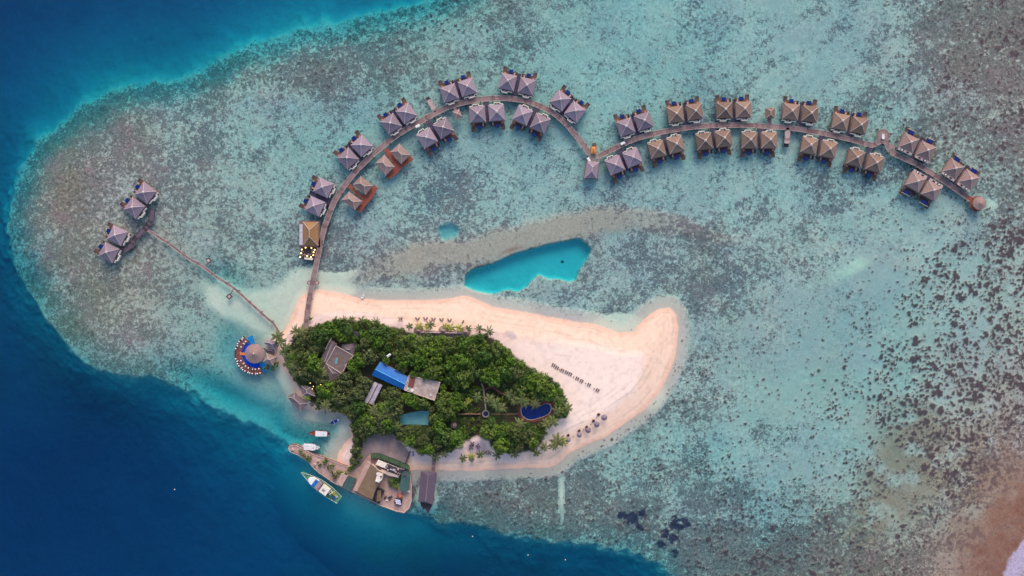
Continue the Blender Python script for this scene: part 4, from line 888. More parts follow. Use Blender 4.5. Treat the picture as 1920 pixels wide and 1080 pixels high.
def blk(name, label, cat, pts, z0, z1, m, roofm=None, lip=0):
    poly = [hp(*p) for p in pts]; c = (sum(p[0] for p in poly) / len(poly), sum(p[1] for p in poly) / len(poly)); o0 = P(*c, z1); o0.z = 0
    root = empty(name, o0, 0, label, cat); Q = [((P(x, y, z1) - o0).x, (P(x, y, z1) - o0).y) for x, y in poly]
    mb = MB(); mb.prism([(x * .96, y * .96) for x, y in Q], z0, z1 - .2); mb.build('wall', M['parapet'] if roofm is None else m, root)
    mb = MB(); mb.prism(Q, z1 - .2, z1); mb.build('roof', roofm or m, root)
    return root
blk('harbour_hall', 'big flat harbour hall with an olive brown roof on the quay', 'building', [(800, 592), (852, 640), (905, 665), (880, 705), (838, 770), (802, 882), (745, 862), (672, 818), (786, 590)], QZ - .3, 6.2, M['parapet'], M['roof_olive'])
blk('harbour_annex', 'narrow pink flat roof running along the olive brown hall', 'building', [(755, 560), (792, 585), (682, 820), (640, 805)], QZ - .3, 5.6, M['parapet'], M['concrete_pink'])
blk('green_awning', 'long curved dark green roof edging the harbour yard', 'roof', [(785, 500), (850, 500), (1000, 555), (1110, 605), (1120, 632), (1060, 616), (960, 572), (848, 535), (806, 535), (792, 560)], QZ - .3, 4.4, M['green_dark'], mat('mossy_green_roof', (.03, .06, .03), (.08, .13, .05), .5))
blk('storage_block', 'cream flat roofed storage block beneath the green roof', 'building', [(850, 548), (940, 588), (920, 626), (830, 590)], QZ - .3, 4.6, M['cream'])
pb = blk('machinery_block', 'cream walled machinery block with a dark cluttered roof', 'building', [(942, 590), (1062, 636), (1042, 672), (928, 628)], QZ - .3, 4.6, M['cream'], M['wood_dark'])
for k in range(14):
    mb = MB(); mb.box((rnd.uniform(-11, 11) * .95, 0, 4.75), (rnd.uniform(.6, 1.3), rnd.uniform(.5, 1.0), .5), R(-21)); v = rnd.uniform(-1.6, 1.6)
    u = rnd.uniform(-5.5, 5.5); o = mb; b2 = MB(); b2.box((0, 0, 4.85), (rnd.uniform(.6, 1.2), rnd.uniform(.5, .9), .5)); b2.build('roof_unit', rnd.choice([M['thatch_grey'], M['concrete'], M['redbrown'], M['metal_grey']]), pb, loc=(u * math.cos(R(-21)) - v * math.sin(R(-21)), u * math.sin(R(-21)) + v * math.cos(R(-21)), 0), rz=R(-21))
blk('pale_shed', 'long pale flat roofed shed beside the cream harbour blocks', 'shed', [(880, 628), (955, 660), (1030, 682), (1020, 700), (940, 682), (862, 645)], QZ - .3, 4.0, M['parapet'])
ut = blk('generator_house', 'small cream generator house on the olive brown roof edge', 'building', [(845, 655), (890, 665), (885, 715), (858, 742), (825, 735)], QZ - .3, 6.8, M['parapet'], M['cream'])
for k, (x, y) in enumerate(((-.6, 1.2), (.5, .4), (-.8, -.8), (.3, -1.6))):
    mb = MB(); mb.cyl((0, 0), .45, .4, 6.8, 7.3, 10); mb.build('vent', M['redbrown'] if k % 2 else M['white'], ut, loc=(x * 1.6, y * 1.6, 0))
blk('green_shed', 'dark teal flat roof on the eastern edge of the quay', 'shed', [(1052, 640), (1118, 652), (1112, 790), (1088, 828), (1032, 800)], QZ - .3, 4.2, M['green_dark'], M['roof_green'])
blk('green_shed', 'dark teal flat roof between the pink block and the olive brown hall', 'shed', [(592, 690), (662, 716), (618, 812), (550, 782)], QZ - .3, 4.0, M['green_dark'], M['roof_green'])
blk('pink_block', 'square pink flat roofed block at the root of the breakwater', 'building', [(540, 660), (592, 690), (545, 775), (500, 750)], QZ - .3, 4.4, M['parapet'], M['concrete_pink'])
fr_ = blk('frame_shed', 'open dark framed shed between the hall and the loading yard', 'shed', [(845, 785), (902, 812), (858, 925), (800, 895)], QZ - .3, 4.2, M['green_dark'], M['black'])
v = MB(); v.prism([(-.9, -2.6), (1.6, -2.2), (1.2, 2.8), (-.4, 2.4)], 4.2, 4.3); v.build('skylight', M['roof_olive'], fr_)
wt = blk('white_tent', 'white striped canopy on the loading yard', 'canopy', [(992, 875), (1054, 890), (1045, 934), (985, 918)], QZ, 3.2, M['black'], M['black'])
for k in range(3):
    mb = MB(); mb.box((0, 0, 3.3), (2.5, .6, .15)); a = R(-13); mb.build('awning_strip', mat('lilac_canvas', (.5, .47, .62), (.62, .6, .74), 1) if k == 0 else bpy.data.materials['lilac_canvas'], wt, loc=(math.sin(-a) * (k - 1) * .78 * -1, (k - 1) * .78, 0), rz=a)
cargo = [(1040, 850, 'flesh_cloth', 1.6), (1020, 845, 'red', 1.0), (1052, 865, 'orange', .8), (925, 840, 'concrete_pink', 1.1), (945, 865, 'wood_dark', .9), (910, 870, 'black', .8), (960, 860, 'green_dark', 1.0), (925, 890, 'white', .7), (1108, 815, 'white', .9), (1110, 770, 'black', .7), (935, 855, 'metal_grey', .8), (950, 885, 'redbrown', .7)]
cn = {'flesh_cloth': 'large terracotta', 'red': 'red', 'orange': 'small orange', 'concrete_pink': 'pale pink', 'wood_dark': 'dark brown', 'black': 'black', 'green_dark': 'dark green', 'white': 'white', 'metal_grey': 'grey', 'redbrown': 'rust coloured'}
for i, (x, y, m_, s_) in enumerate(cargo):
    q = P(*hp(x, y), QZ); wh = 'at the eastern kerb by the teal roof' if x > 1100 else ('beside the white canopy' if x > 1000 else 'in the loading yard')
    root = empty('cargo_crate', q, rnd.uniform(0, 1.5), f'{cn[m_]} crate standing {wh}', 'crate', 'crates on the quay'); mb = MB(); mb.box((0, 0, s_ * .35), (s_, s_ * .8, s_ * .7)); mb.build('box', M[m_], root)
    mb = MB(); mb.box((0, 0, s_ * .73), (s_ * .96, s_ * .76, .06)); mb.build('lid', M[m_], root)
wallrun('fence', 'dark fence dropping from the green roof to the beach', 'fence', [hp(1120, 480), hp(1095, 540), hp(1072, 600)], .3, 1.2, 2.6, M['wood_dark'])
for i, (x, y) in enumerate(((130, 465), (318, 590), (345, 560), (365, 590))):
    q = P(*hp(x, y), QZ); root = empty('mooring_bollard', q, 0, ['pale round bollard at the breakwater tip', 'pale bollard midway along the breakwater, sea side', 'pale bollard midway along the breakwater, harbour side', 'pale bollard nearest the shrubs on the breakwater'][i], 'bollard', 'bollards on the breakwater')
    mb = MB(); mb.cyl((0, 0), .7, .55, 0, .5, 14); mb.build('base', M['parapet'], root); mb = MB(); mb.cyl((0, 0), .28, .34, .5, 1.0, 12); mb.build('head', M['stone'], root)

# southern jetty and the dark shingled boat-shaped pavilion
boardwalk('short dark jetty from the southern beach to the purple grey boathouse', [(814.5, 861), (813, 872), (812, 888)], 1.9, 3)
c = P(803, 915, 4); c.z = 0; bh = empty('boathouse', c, 0, 'long purple grey shingled boathouse with a pointed end over the water', 'boathouse')
HQ = [(794, 884), (818, 886), (815, 925), (809, 945), (797, 944), (783.5, 938), (787, 905)]
Q = [((P(x, y, 4) - c).x, (P(x, y, 4) - c).y) for x, y in [(789, 884), (819, 886), (812, 947), (784, 941)]]
mb = MB(); ln = mb.hip(Q, 3.6, 5.6, .82, thick=.3); rf = mb.build('roof', M['purple_roof'], bh)
k = MB(); k.tube([ln[0][2], ln[1][2]], .14, 5); k.build('ridge_cap', M['purple_pave'], rf)
mb = MB(); mb.prism([(x * .86, y * .92) for x, y in Q], DZ - .3, 3.35); mb.build('wall', M['wood_dark'], bh)
mb = MB(); mb.prism([((P(x, y, DZ) - c).x, (P(x, y, DZ) - c).y) for x, y in [(787, 938), (812, 944), (808, 952), (803, 964), (798, 955), (790, 950)]], DZ - .3, DZ); mb.build('landing', M['wood_dark'], bh)
for (x, y) in Q:
    s_ = MB(); s_.cyl((0, 0), .18, .18, -9, DZ, 8); s_.build('stilt', M['wood_dark'], bh, loc=(x * .85, y * .85, 0))

# ================================================================ boats
def hull(name_root, L_, B_, hgt, mats, stern=.8, bowp=2.0, deckin=.12, draft=.5, sheer=.5):
    n = 22; prof = []
    for i in range(n + 1):
        t_ = i / n; x = -L_ / 2 + L_ * t_
        hw = B_ / 2 * (1 - max(0, (t_ - .45) / .55) ** bowp) * (stern + (1 - stern) * min(1, t_ / .3)); hw = max(hw, .03)
        z = hgt + sheer * max(0, (t_ - .5) / .5) ** 2 + sheer * .25 * max(0, (.2 - t_) / .2)
        prof.append((x, hw, z))
    vs = []; fs = []
    for x, hw, z in prof: vs += [(x, -hw, z), (x, -hw * .55, -draft), (x, hw * .55, -draft), (x, hw, z)]
    for i in range(n):
        a = i * 4; c_ = a + 4
        for k in range(3): fs.append((a + k, c_ + k, c_ + k + 1, a + k + 1))
    fs += [(0, 1, 2, 3), tuple(n * 4 + k for k in (3, 2, 1, 0))]
    mb = MB(); mb.add(vs, fs); h = mb.build('hull', mats[0], name_root)
    vs = []; fs = []
    for x, hw, z in prof: w_ = max(.01, hw - deckin); vs += [(x, -w_, z - .18), (x, w_, z - .18)]
    for i in range(n): fs.append((2 * i, 2 * i + 2, 2 * i + 3, 2 * i + 1))
    mb = MB(); mb.add(vs, fs); mb.build('deck', mats[1], name_root)
    for sgn in (-1, 1):
        mb = MB(); mb.tube([(x, sgn * hw, z + .03) for x, hw, z in prof], .09, 5); mb.build('gunwale', mats[2], name_root)
    return prof
def boat(label, px, py, ang, cat='boat', group=None, name='boat'):
    q = P(px, py, 1); q.z = 0; return empty(name, q, R(ang), label, cat, group)
# red decked speedboat
b1 = boat('motor boat with a red foredeck and a long white canopy', 597, 812.5, 178); hull(b1, 9.4, 2.7, .9, (M['white_hull'], M['red'], M['redbrown']))
mb = MB(); mb.prism([(-4.3, -1.15), (1.2, -1.3), (1.2, 1.3), (-4.3, 1.15)], 2.0, 2.2, scale=.97); mb.build('canopy', M['white'], b1)
for x in (-3.9, -1.4, 1.0):
    for y in (-1.1, 1.1): mb = MB(); mb.cyl((0, 0), .05, .05, .7, 2.05, 6); mb.build('canopy_post', M['metal_grey'], b1, loc=(x, y, 0))
mb = MB(); mb.box((-2.4, 0, 2.3), (.5, .3, .2)); mb.build('hatch', M['metal_grey'], b1)
mb = MB(); mb.box((2.6, 0, 1.0), (1.2, .9, .3)); mb.build('bow_seat', M['redbrown'], b1)
mb = MB(); mb.box((-4.9, 0, .7), (.6, .9, .9)); mb.build('outboard_motor', M['black'], b1)
# white cruiser
b2 = boat('plain white cabin boat moored at the breakwater', 583.5, 838.5, -5); hull(b2, 7.6, 3.3, 1.1, (M['white_hull'], M['white'], M['metal_grey']), stern=.86, bowp=2.6)
mb = MB(); mb.prism([(-3.4, -1.35), (1.6, -1.35), (2.6, -.6), (2.6, .6), (1.6, 1.35), (-3.4, 1.35)], 1.0, 2.0, scale=.93); mb.build('cabin_roof', M['white'], b2)
for yy in (-.5, .5): mb = MB(); mb.box((-.6, yy, 2.03), (4.6, .08, .06)); mb.build('roof_rail', M['metal_grey'], b2)
mb = MB(); mb.box((1.3, -.1, 2.05), (.7, .3, .12)); mb.build('hatch', M['orange'], b2)
mb = MB(); mb.box((-4.0, 0, .8), (.6, 1.3, .9)); mb.build('outboard_motor', M['metal_grey'], b2)
# blue dinghy
b3 = boat('small blue dinghy with a white bow', 629, 790, 24); hull(b3, 4.3, 1.8, .55, (M['blue_fabric'], M['blue_fabric'], M['white']), stern=.9)
mb = MB(); mb.prism([(.9, -.55), (1.9, 0), (.9, .55)], .6, .75); mb.build('bow_cover', M['white'], b3)
mb = MB(); mb.box((-.9, 0, .6), (.35, 1.2, .1)); mb.build('seat', M['metal_grey'], b3)
mb = MB(); mb.box((-2.3, 0, .5), (.5, .5, .7)); mb.build('outboard_motor', M['black'], b3)
# cargo dhoni
b4 = boat('large green decked cargo ferry with a white wheelhouse alongside the quay', 602, 910.5, 143.5, 'ferry', name='cargo_ferry'); prof = hull(b4, 22.0, 5.4, 1.8, (M['green_paint'], mat('green_deck', (.05, .16, .07), (.14, .30, .16), 1), M['white']), stern=.7, bowp=1.7, sheer=1.2)
mb = MB(); mb.prism([(2.0, -1.9), (4.8, -1.7), (6.3, -.8), (6.6, 0), (6.3, .8), (4.8, 1.7), (2.0, 1.9)], 1.7, 3.8, scale=.94); mb.build('foredeck_house', M['white'], b4)
mb = MB(); mb.box((2.9, 0, 3.9), (1.5, 3.9, .2)); mb.build('blue_band', M['blue_sheet'], b4)
mb = MB(); mb.box((1.0, 0, 2.9), (2.0, 3.8, 2.4)); mb.build('wheelhouse', M['purple_pave'], b4)
mb = MB(); mb.box((-.25, 0, 3.5), (.45, 4.6, 1.2)); mb.build('bulkhead', M['redbrown'], b4)
mb = MB(); mb.box((-2.6, 0, 2.7), (4.0, 3.7, 2.2)); mb.build('cabin', M['cream'], b4)
mb = MB(); mb.box((-2.3, .2, 3.86), (1.3, 1.0, .15)); mb.build('roof_hatch', M['purple_pave'], b4)
for i, (x, y, m_, s_) in enumerate(((-5.4, -.3, 'white', 1.7), (-6.6, 1.0, 'green_paint', 1.5), (-6.8, -.9, 'yellow', 1.4), (-8.0, .6, 'blue_fabric', 1.2), (-7.9, -.6, 'yellow', .9), (-9.0, -.5, 'white', 1.0), (-8.9, 1.2, 'blue_sheet', 1.0), (-5.6, 1.6, 'green_paint', 1.1))):
    a = R(143.5); q = b4.location + Vector((x * math.cos(a) - y * math.sin(a), x * math.sin(a) + y * math.cos(a), 1.62 + .01 * i))
    q_ = empty('deck_cargo', q, rnd.uniform(0, 1.5), ['large white crate against the cabin on the ferry aft deck', 'large green crate on the ferry aft deck', 'large yellow crate on the ferry aft deck', 'deep blue crate on the ferry aft deck', 'small yellow crate on the ferry aft deck', 'small white crate at the ferry stern', 'bright blue crate at the ferry stern', 'small green crate beside the ferry cabin'][i], 'crate', 'cargo on the ferry')
    mb = MB(); mb.box((0, 0, s_ * .3), (s_, s_ * .75, s_ * .6)); mb.build('box', M[m_], q_); mb = MB(); mb.box((0, 0, s_ * .62), (s_ * 1.02, s_ * .3, .05)); mb.build('strap', M['green_dark'], q_)
# kayak on the beach, stray dinghy on the pier sand
b5 = boat('small white paddle boat pulled up on the northern beach', 680, 554, 78); b5.location.z = .35; hull(b5, 2.9, 1.1, .35, (M['white_hull'], M['white'], M['white']), stern=.8, draft=.1, sheer=.1)
mb = MB(); mb.box((-.3, 0, .3), (.5, .6, .1)); mb.build('seat', M['metal_grey'], b5)
b6 = boat('small white dinghy parked on the sand by the dark fence', 775, 849, 95); b6.location.z = 1.4; hull(b6, 2.4, 1.2, .5, (M['white_hull'], M['blue_fabric'], M['white']), stern=.9, draft=.1, sheer=.1)
mb = MB(); mb.box((-.3, 0, .45), (.3, .8, .1)); mb.build('seat', M['white'], b6)
# buoys
for i, (x, y) in enumerate(((327, 918), (990, 1041), (1060, 1050), (886, 1006))):
    q = P(x, y, .2); q.z = 0; root = empty('mooring_buoy', q, 0, f'tiny pale mooring buoy floating in deep water, {ORD[i]} of seven' if False else ['lone pale buoy far out in the deep blue water', 'pale buoy in deep water below the reef channel', 'pale buoy farthest along the southern drop-off', 'small buoy on deep water beyond the boathouse', 'small buoy nearest the boathouse', 'small buoy between two others beyond the boathouse', 'white buoy at the edge of the western reef corner'][i], 'buoy', 'mooring buoys')
    mb = MB(); 
    for k in range(6):
        z0_, z1_ = -.32 * math.cos(k * math.pi / 6), -.32 * math.cos((k + 1) * math.pi / 6); r0_, r1_ = .32 * math.sin(k * math.pi / 6), .32 * math.sin((k + 1) * math.pi / 6)
        vs = [(r * math.cos(j * math.pi / 5), r * math.sin(j * math.pi / 5), z) for r, z in ((r0_, z0_), (r1_, z1_)) for j in range(10)]; mb.add(vs, [(j, (j + 1) % 10, 10 + (j + 1) % 10, 10 + j) for j in range(10)])
    mb.build('float', M['parapet'], root); mb = MB(); mb.cyl((0, 0), .06, .06, .4, .9, 6); mb.build('ring', M['metal_grey'], root)
# buggies on the boardwalks
for i, (x, y, a, lb) in enumerate(((783, 236, 32, 'white electric buggy on the western boardwalk between the villas'), (1168, 268.5, 25, 'white electric buggy on the eastern boardwalk near the junction hut'), (1104, 299, -60, 'white luggage cart parked beside the junction hut'))):
    q = P(x, y, DZ + 1.5); q.z = DZ; root = empty('buggy', q, R(a), lb, 'buggy', 'white buggies on the boardwalks'); mb = MB(); mb.box((0, 0, 1.75), (2.0, 1.05, .08)); mb.build('roof', M['white'], root)
    mb = MB(); mb.box((0, 0, .5), (2.2, 1.0, .45)); mb.box((-.3, 0, .85), (.5, .95, .5)); mb.build('body', M['white'], root)
    for x2 in (-.75, .75):
        for y2 in (-.45, .45):
            mb = MB(); mb.cyl((0, 0), .05, .05, .7, 1.72, 5); mb.build('roof_post', M['metal_grey'], root, loc=(x2, y2, 0))
            mb = MB(); mb.tube([(0, -.1, .25), (0, .1, .25)], .24, 12); mb.build('wheel', M['black'], root, loc=(x2, y2 * 1.02, 0))
q = P(1656, 256, DZ + .5); q.z = DZ + .05; root = empty('massage_bed', q, 0, 'pale cushioned day bed on the octagonal lookout platform', 'day bed'); mb = MB(); mb.box((0, 0, .3), (1.2, 2.3, .5)); mb.build('cushion', M['white'], root); mb = MB(); mb.box((0, 1.0, .62), (1.0, .4, .16)); mb.build('pillow', M['cream'], root)
wallrun('mooring_rope', 'thin dark rope line between the detached villas and the orange brown restaurant', 'rope', [(300, 422), (340, 424), (400, 431), (460, 438), (520, 445), (560, 449)], .10, -.12, -.02, M['rope'])

# ================================================================ beach furniture
def lounger_proto():
    root = empty('sun_lounger'); m = MB(); m.box((0, -.1, .3), (.56, 1.15, .1)); m.build('mattress', M['wood'], root)
    m = MB(); m.box((0, .65, .42), (.56, .5, .1)); m.build('backrest', M['wood_dark'], root)
    for x in (-.26, .26):
        for y in (-.65, .8): m = MB(); m.box((x, y, .12), (.06, .06, .26)); m.build('leg', M['wood_dark'], root)
    return root
LO = None
def put_lounger(px, py, a, label, group):
    global LO
    o = LO = lounger_proto() if LO is None else LO
    if LO.get('label'): o = copy_tree(LO)
    q = P(px, py, GZ); q.z = GZ - .02 if group != 'n' else GZ; o.location = q; o.rotation_euler = (0, 0, R(a)); return tag(o, label, 'sun lounger', group)
row = [(1037.5, 685), (1044, 690), (1054, 695), (1062, 698.5), (1069, 702), (1082, 710), (1090, 714.5), (1104, 722), (1120, 732)]
for i, (x, y) in enumerate(row):
    for s_ in (-1, 1): put_lounger(x + s_ * 1.7, y + s_ * .9, -28, f'dark lounger, {"treeward" if s_ < 0 else "seaward"} one of the {ORD[i]} pair from the trees on white sand', 'loungers in a row on the white sand')
for i, (x, y) in enumerate([(1049.5, 692.5), (1075.5, 706.5), (1098, 718.5), (1114, 729)]):
    q = P(x, y, GZ); root = empty('side_table', q, 0, f'{ORD[i]} small dark side table from the trees in the lounger row', 'table', 'side tables in the lounger row'); m = MB(); m.cyl((0, 0), .3, .3, .4, .46, 10); m.build('table_top', M['redbrown'], root); m = MB(); m.cyl((0, 0), .05, .05, 0, .4, 6); m.build('leg', M['black'], root)
for i, (x, y) in enumerate([(783, 597.5), (798, 597.5), (813, 598.2), (828, 599), (843, 600), (866, 603)]):
    for s_ in ((-1, 1) if i < 5 else (1,)):
        put_lounger(x + s_ * 1.8, y + .6, -s_ * 32, f'dark lounger, {"nearer" if s_ < 0 else "farther"} one of the {ORD[i]} splayed pair from the shade frame', 'loungers on the northern beach')
q = P(750.5, 598, 3.5); q.z = GZ; root = empty('shade_frame', q, 0, 'square open timber shade frame with two seats on the northern beach', 'shade frame')
for x in (-.95, .95):
    for y in (-.95, .95): m = MB(); m.box((x, y, 1.0), (.14, .14, 2.0)); m.build('post', M['stone'], root)
    m = MB(); m.box((x, 0, 2.06), (.16, 2.2, .12)); m.build('beam', M['stone'], root); m = MB(); m.box((x * .4, 0, .3), (.5, 1.0, .3)); m.build('seat', M['wood_dark'], root)
for y in (-.95, .95): m = MB(); m.box((0, y, 2.19), (2.2, .16, .12)); m.build('beam', M['stone'], root)
ps = [(1133, 783, 1.45), (1119, 796, 1.4), (1103, 807, 1.35), (1086.5, 815.6, 1.25), (1065, 824.5, 1.3), (1048.6, 831, 1.1)]
for i, (x, y, r) in enumerate(ps):
    q = P(x, y, 3.6); q.z = 1.2; root = empty('thatched_parasol', q, 0, f'round thatched beach parasol, {ORD[i]} from the east along the southern shore', 'parasol', 'thatched parasols on the southern beach')
    m = MB(); cone_roof(m, r, 2.1, 2.9, 16, 3, .06); m.build('canopy', M['thatch_grey'], root); m = MB(); m.cyl((0, 0), .1, .08, 0, 2.5, 8); m.build('pole', M['wood'], root)
    m = MB(); m.cyl((0, 0), .1, .12, 2.85, 3.1, 8); m.build('finial', M['ridge'], root)
for i, (x, y) in enumerate([(1122.7, 777.3), (1113, 789.3), (1100, 801), (1086, 808), (1065.5, 816.5), (1039, 826)]):
    q = P(x, y, 2); q.z = 1.3; root = empty('beach_chair', q, R(40), f'dark cushioned double chair behind the {ORD[i]} parasol from the east', 'beach chair', 'double chairs behind the parasols')
    m = MB(); m.box((0, 0, .3), (1.1, 1.0, .3)); m.build('seat', M['wood_dark'], root); m = MB(); m.box((0, .5, .7), (1.1, .14, .7)); m.build('backrest', M['redbrown'], root)
    for s_ in (-1, 1): m = MB(); m.box((s_ * .6, 0, .45), (.1, 1.0, .5)); m.build('armrest', M['wood'], root)
for i, (x, y) in enumerate([(1118.5, 782.7), (1107.5, 795), (1094, 805.6), (1074.6, 818.5)]):
    q = P(x, y, GZ); q.z = 1.2; root = empty('bollard_light', q, 0, f'{ORD[i]} short dark post light from the east between the parasols', 'post light', 'post lights between the parasols'); m = MB(); m.cyl((0, 0), .12, .12, 0, .8, 8); m.build('post', M['black'], root); m = MB(); m.cyl((0, 0), .2, .05, .8, .95, 10); m.build('hood', M['black'], root)
for i, (x, y) in enumerate([(883.5, 838), (896, 836.5), (885.5, 831.5), (910, 848), (918, 849)]):
    q = P(x, y, GZ); q.z = GZ; root = empty('garden_table', q, rnd.uniform(0, 1.5), ['dark garden table with four chairs, left one of the patio trio'.replace('left one', 'western one'), 'dark garden table with four chairs, eastern one of the patio trio', 'dark garden table with four chairs, northern one of the patio trio', 'dark garden table with four chairs beside the beach palms, nearer the shade roof', 'dark garden table with four chairs beside the beach palms, farther from the shade roof'][i], 'table', 'garden tables on the patio')
    m = MB(); m.box((0, 0, .73), (.8, .8, .05)); m.build('table_top', M['purple_roof'], root); m = MB(); m.cyl((0, 0), .06, .06, 0, .7, 6); m.build('leg', M['black'], root)
    for k in range(4):
        a = k * math.pi / 2; m = MB(); m.box((0, 0, .22), (.46, .46, .44)); m.box((.22, 0, .6), (.06, .46, .4)); m.build('chair', M['black'], root, loc=(.85 * math.cos(a), .85 * math.sin(a), 0), rz=a)
lg = 'garden lamps on the harbour side of the wood'
for i, (x, y) in enumerate([(582, 718), (588, 724.5), (586, 729), (606, 741), (612.5, 738.5), (622, 728), (644, 738), (602, 721)]):
    lamp(x, y, 6.2, f'glowing garden lamp on a tall post, {ORD[i]} inland from the harbour sheds', lg, .16, .3)
    o = [c_ for c_ in bpy.data.objects if c_.name.startswith('lamp') and c_.type == 'EMPTY'][-1]
for o in list(bpy.data.objects):
    if o.get('group') == lg:
        for c_ in o.children:
            if c_.name.startswith('post'): c_.scale = (1, 1, 1); m = MB(); m.cyl((0, 0), .07, .06, -4.8, .3, 6); 
        m.build('pole', M['black'], o)

# ================================================================ vegetation
def crown_mesh(seed, R_=4.0, clumps=46, leaves=30, hgt=.62, leaf=.5, name='crown'):
    r = np.random.RandomState(seed); cs = []
    while len(cs) < clumps:
        p = r.uniform(-1, 1, 3); 
        if p[2] < -.25 or np.linalg.norm(p) > 1: continue
        if np.linalg.norm(p) < .45 and r.rand() < .7: continue
        cs.append(p)
    lob = r.uniform(.78, 1.1, 9)
    vs = []; fs = []
    for p in cs:
        a = math.atan2(p[1], p[0]); k = (a / (2 * math.pi) % 1) * 9; f = lob[int(k) % 9] * (1 - k % 1) + lob[(int(k) + 1) % 9] * (k % 1)
        c = np.array([p[0] * R_ * .82 * f, p[1] * R_ * .82 * f, p[2] * R_ * hgt]); cr_ = r.uniform(.55, 1.0) * R_ * .27
        for j in range(leaves):
            d_ = r.normal(size=3); d_[2] = abs(d_[2]) * .9 - .25; d_ /= np.linalg.norm(d_) + 1e-6; q = c + d_ * cr_ * r.uniform(.7, 1.05)
            nrm = d_ + r.normal(size=3) * .45; nrm /= np.linalg.norm(nrm); u = np.cross(nrm, r.normal(size=3)); u /= np.linalg.norm(u) + 1e-6; v = np.cross(nrm, u); s_ = leaf * r.uniform(.6, 1.2)
            n0 = len(vs); vs += [q - u * s_ * .5, q + v * s_ * .28, q + u * s_ * .5, q - v * s_ * .28]; fs.append((n0, n0 + 1, n0 + 2, n0 + 3))
    me = bpy.data.meshes.new(name); me.from_pydata([tuple(v) for v in vs], [], fs); me.update(); return me
def trunk_mesh(seed, h):
    r = random.Random(seed); mb = MB(); mb.tube([(0, 0, -.3), (.15, .1, h * .5), (.1, -.1, h)], [.32, .24, .15], 7)
    for k in range(4):
        a = k * 1.57 + r.uniform(-.5, .5); mb.tube([(.12, 0, h * .55), (1.1 * math.cos(a), 1.1 * math.sin(a), h * .85), (2.2 * math.cos(a), 2.2 * math.sin(a), h * 1.15)], [.15, .1, .05], 5)
    o = mb.build('trunk', M['trunk']); me = o.data; bpy.data.objects.remove(o); return me
def palm_mesh(seed, Lf=4.0, nf=13, droop=.55):
    r = random.Random(seed); vs = []; fs = []
    for k in range(nf):
        a = 2 * math.pi * k / nf + r.uniform(-.2, .2); L_ = Lf * r.uniform(.75, 1.1); up = r.uniform(.15, .75); d_ = Vector((math.cos(a), math.sin(a), 0)); sd_ = Vector((-d_.y, d_.x, 0)); curl = r.uniform(-.25, .25)
        pts = []
        for j in range(13):
            t_ = j / 12; pts.append(d_ * (L_ * (t_ - .12 * t_ * t_)) + sd_ * curl * L_ * t_ * t_ * .5 + Vector((0, 0, L_ * (up * t_ * .55 - droop * t_ * t_ * 1.05))))
        for j in range(12):
            n0 = len(vs); w_ = .05; vs += [pts[j] + sd_ * w_, pts[j] - sd_ * w_, pts[j + 1] - sd_ * w_, pts[j + 1] + sd_ * w_]; fs.append((n0, n0 + 1, n0 + 2, n0 + 3))
            for h_ in (0, .5):
                p = pts[j].lerp(pts[j + 1], h_); t_ = (j + h_) / 12; ll = (.62 * math.sin(math.pi * min(1, t_ * .9 + .12)) + .08) * r.uniform(.85, 1.1); tg = (pts[j + 1] - pts[j]).normalized()
                for s_ in (-1, 1):
                    e = p + sd_ * s_ * ll * .8 + tg * ll * .55 + Vector((0, 0, -.28 * ll)); wv = tg * .10; n0 = len(vs); vs += [p - wv, p + wv, e + wv * .3, e - wv * .3]; fs.append((n0, n0 + 1, n0 + 2, n0 + 3))
    me = bpy.data.meshes.new('fronds'); me.from_pydata([tuple(v) for v in vs], [], fs); me.update(); return me
CR = [crown_mesh(s_, 4.0, 50, 34, .62, .72) for s_ in range(7)]
TR = [trunk_mesh(s_, 4.6) for s_ in range(3)]
BU = [crown_mesh(50 + s_, 1.4, 16, 26, .7, .42) for s_ in range(3)]
PM = [palm_mesh(s_, 4.5, 10 + s_ % 3 * 2) for s_ in range(4)]
PT = []
for s_ in range(3):
    mb = MB(); x = .5 * (s_ - 1); mb.tube([(x, .3, -6.8), (x * .5, .15, -3.2), (0, 0, .05)], [.2, .15, .13], 7); o = mb.build('trunk', M['trunk']); PT.append(o.data); bpy.data.objects.remove(o)
for me_ in CR: me_.materials.append(M['leaf'])
for me_ in PM: me_.materials.append(M['frond'])
for me_ in BU: me_.materials.append(M['leaf'])
def variant(meshes, m):
    out_ = []
    for a in meshes: c = a.copy(); c.materials.clear(); c.materials.append(m); out_.append(c)
    return out_
CRO = variant(CR, M['leaf_olive']); PMY = variant(PM, M['frond_yellow']); PMD = variant(PM, M['frond_dry'])
LM = [('the blue roof', 731, 705), ('the stained concrete roof', 791, 728), ('the pale grey metal roof', 700, 738), ('the courtyard building', 634, 672), ('the kidney pool', 1004, 771), ('the turquoise pond', 777, 784), ('the stone well', 911, 776), ('the three-coned beach bar', 832, 624), ('the clay courtyard', 725, 845), ('the patio tables', 890, 838), ('the round restaurant', 478, 663), ('the boardwalk foot', 573, 617), ('the harbour sheds', 575, 740), ('the zigzag red wall', 930, 730), ('the pink garden hut', 851, 797), ('the white-roofed hut', 728, 667), ('the dark fence by the quay', 765, 860), ('the beach parasols', 1065, 824), ('the lounger row', 1040, 690), ('the breakwater tip', 545, 840), ('the short dark jetty', 813, 865), ('the small harbour beach', 655, 815)]
veg = []
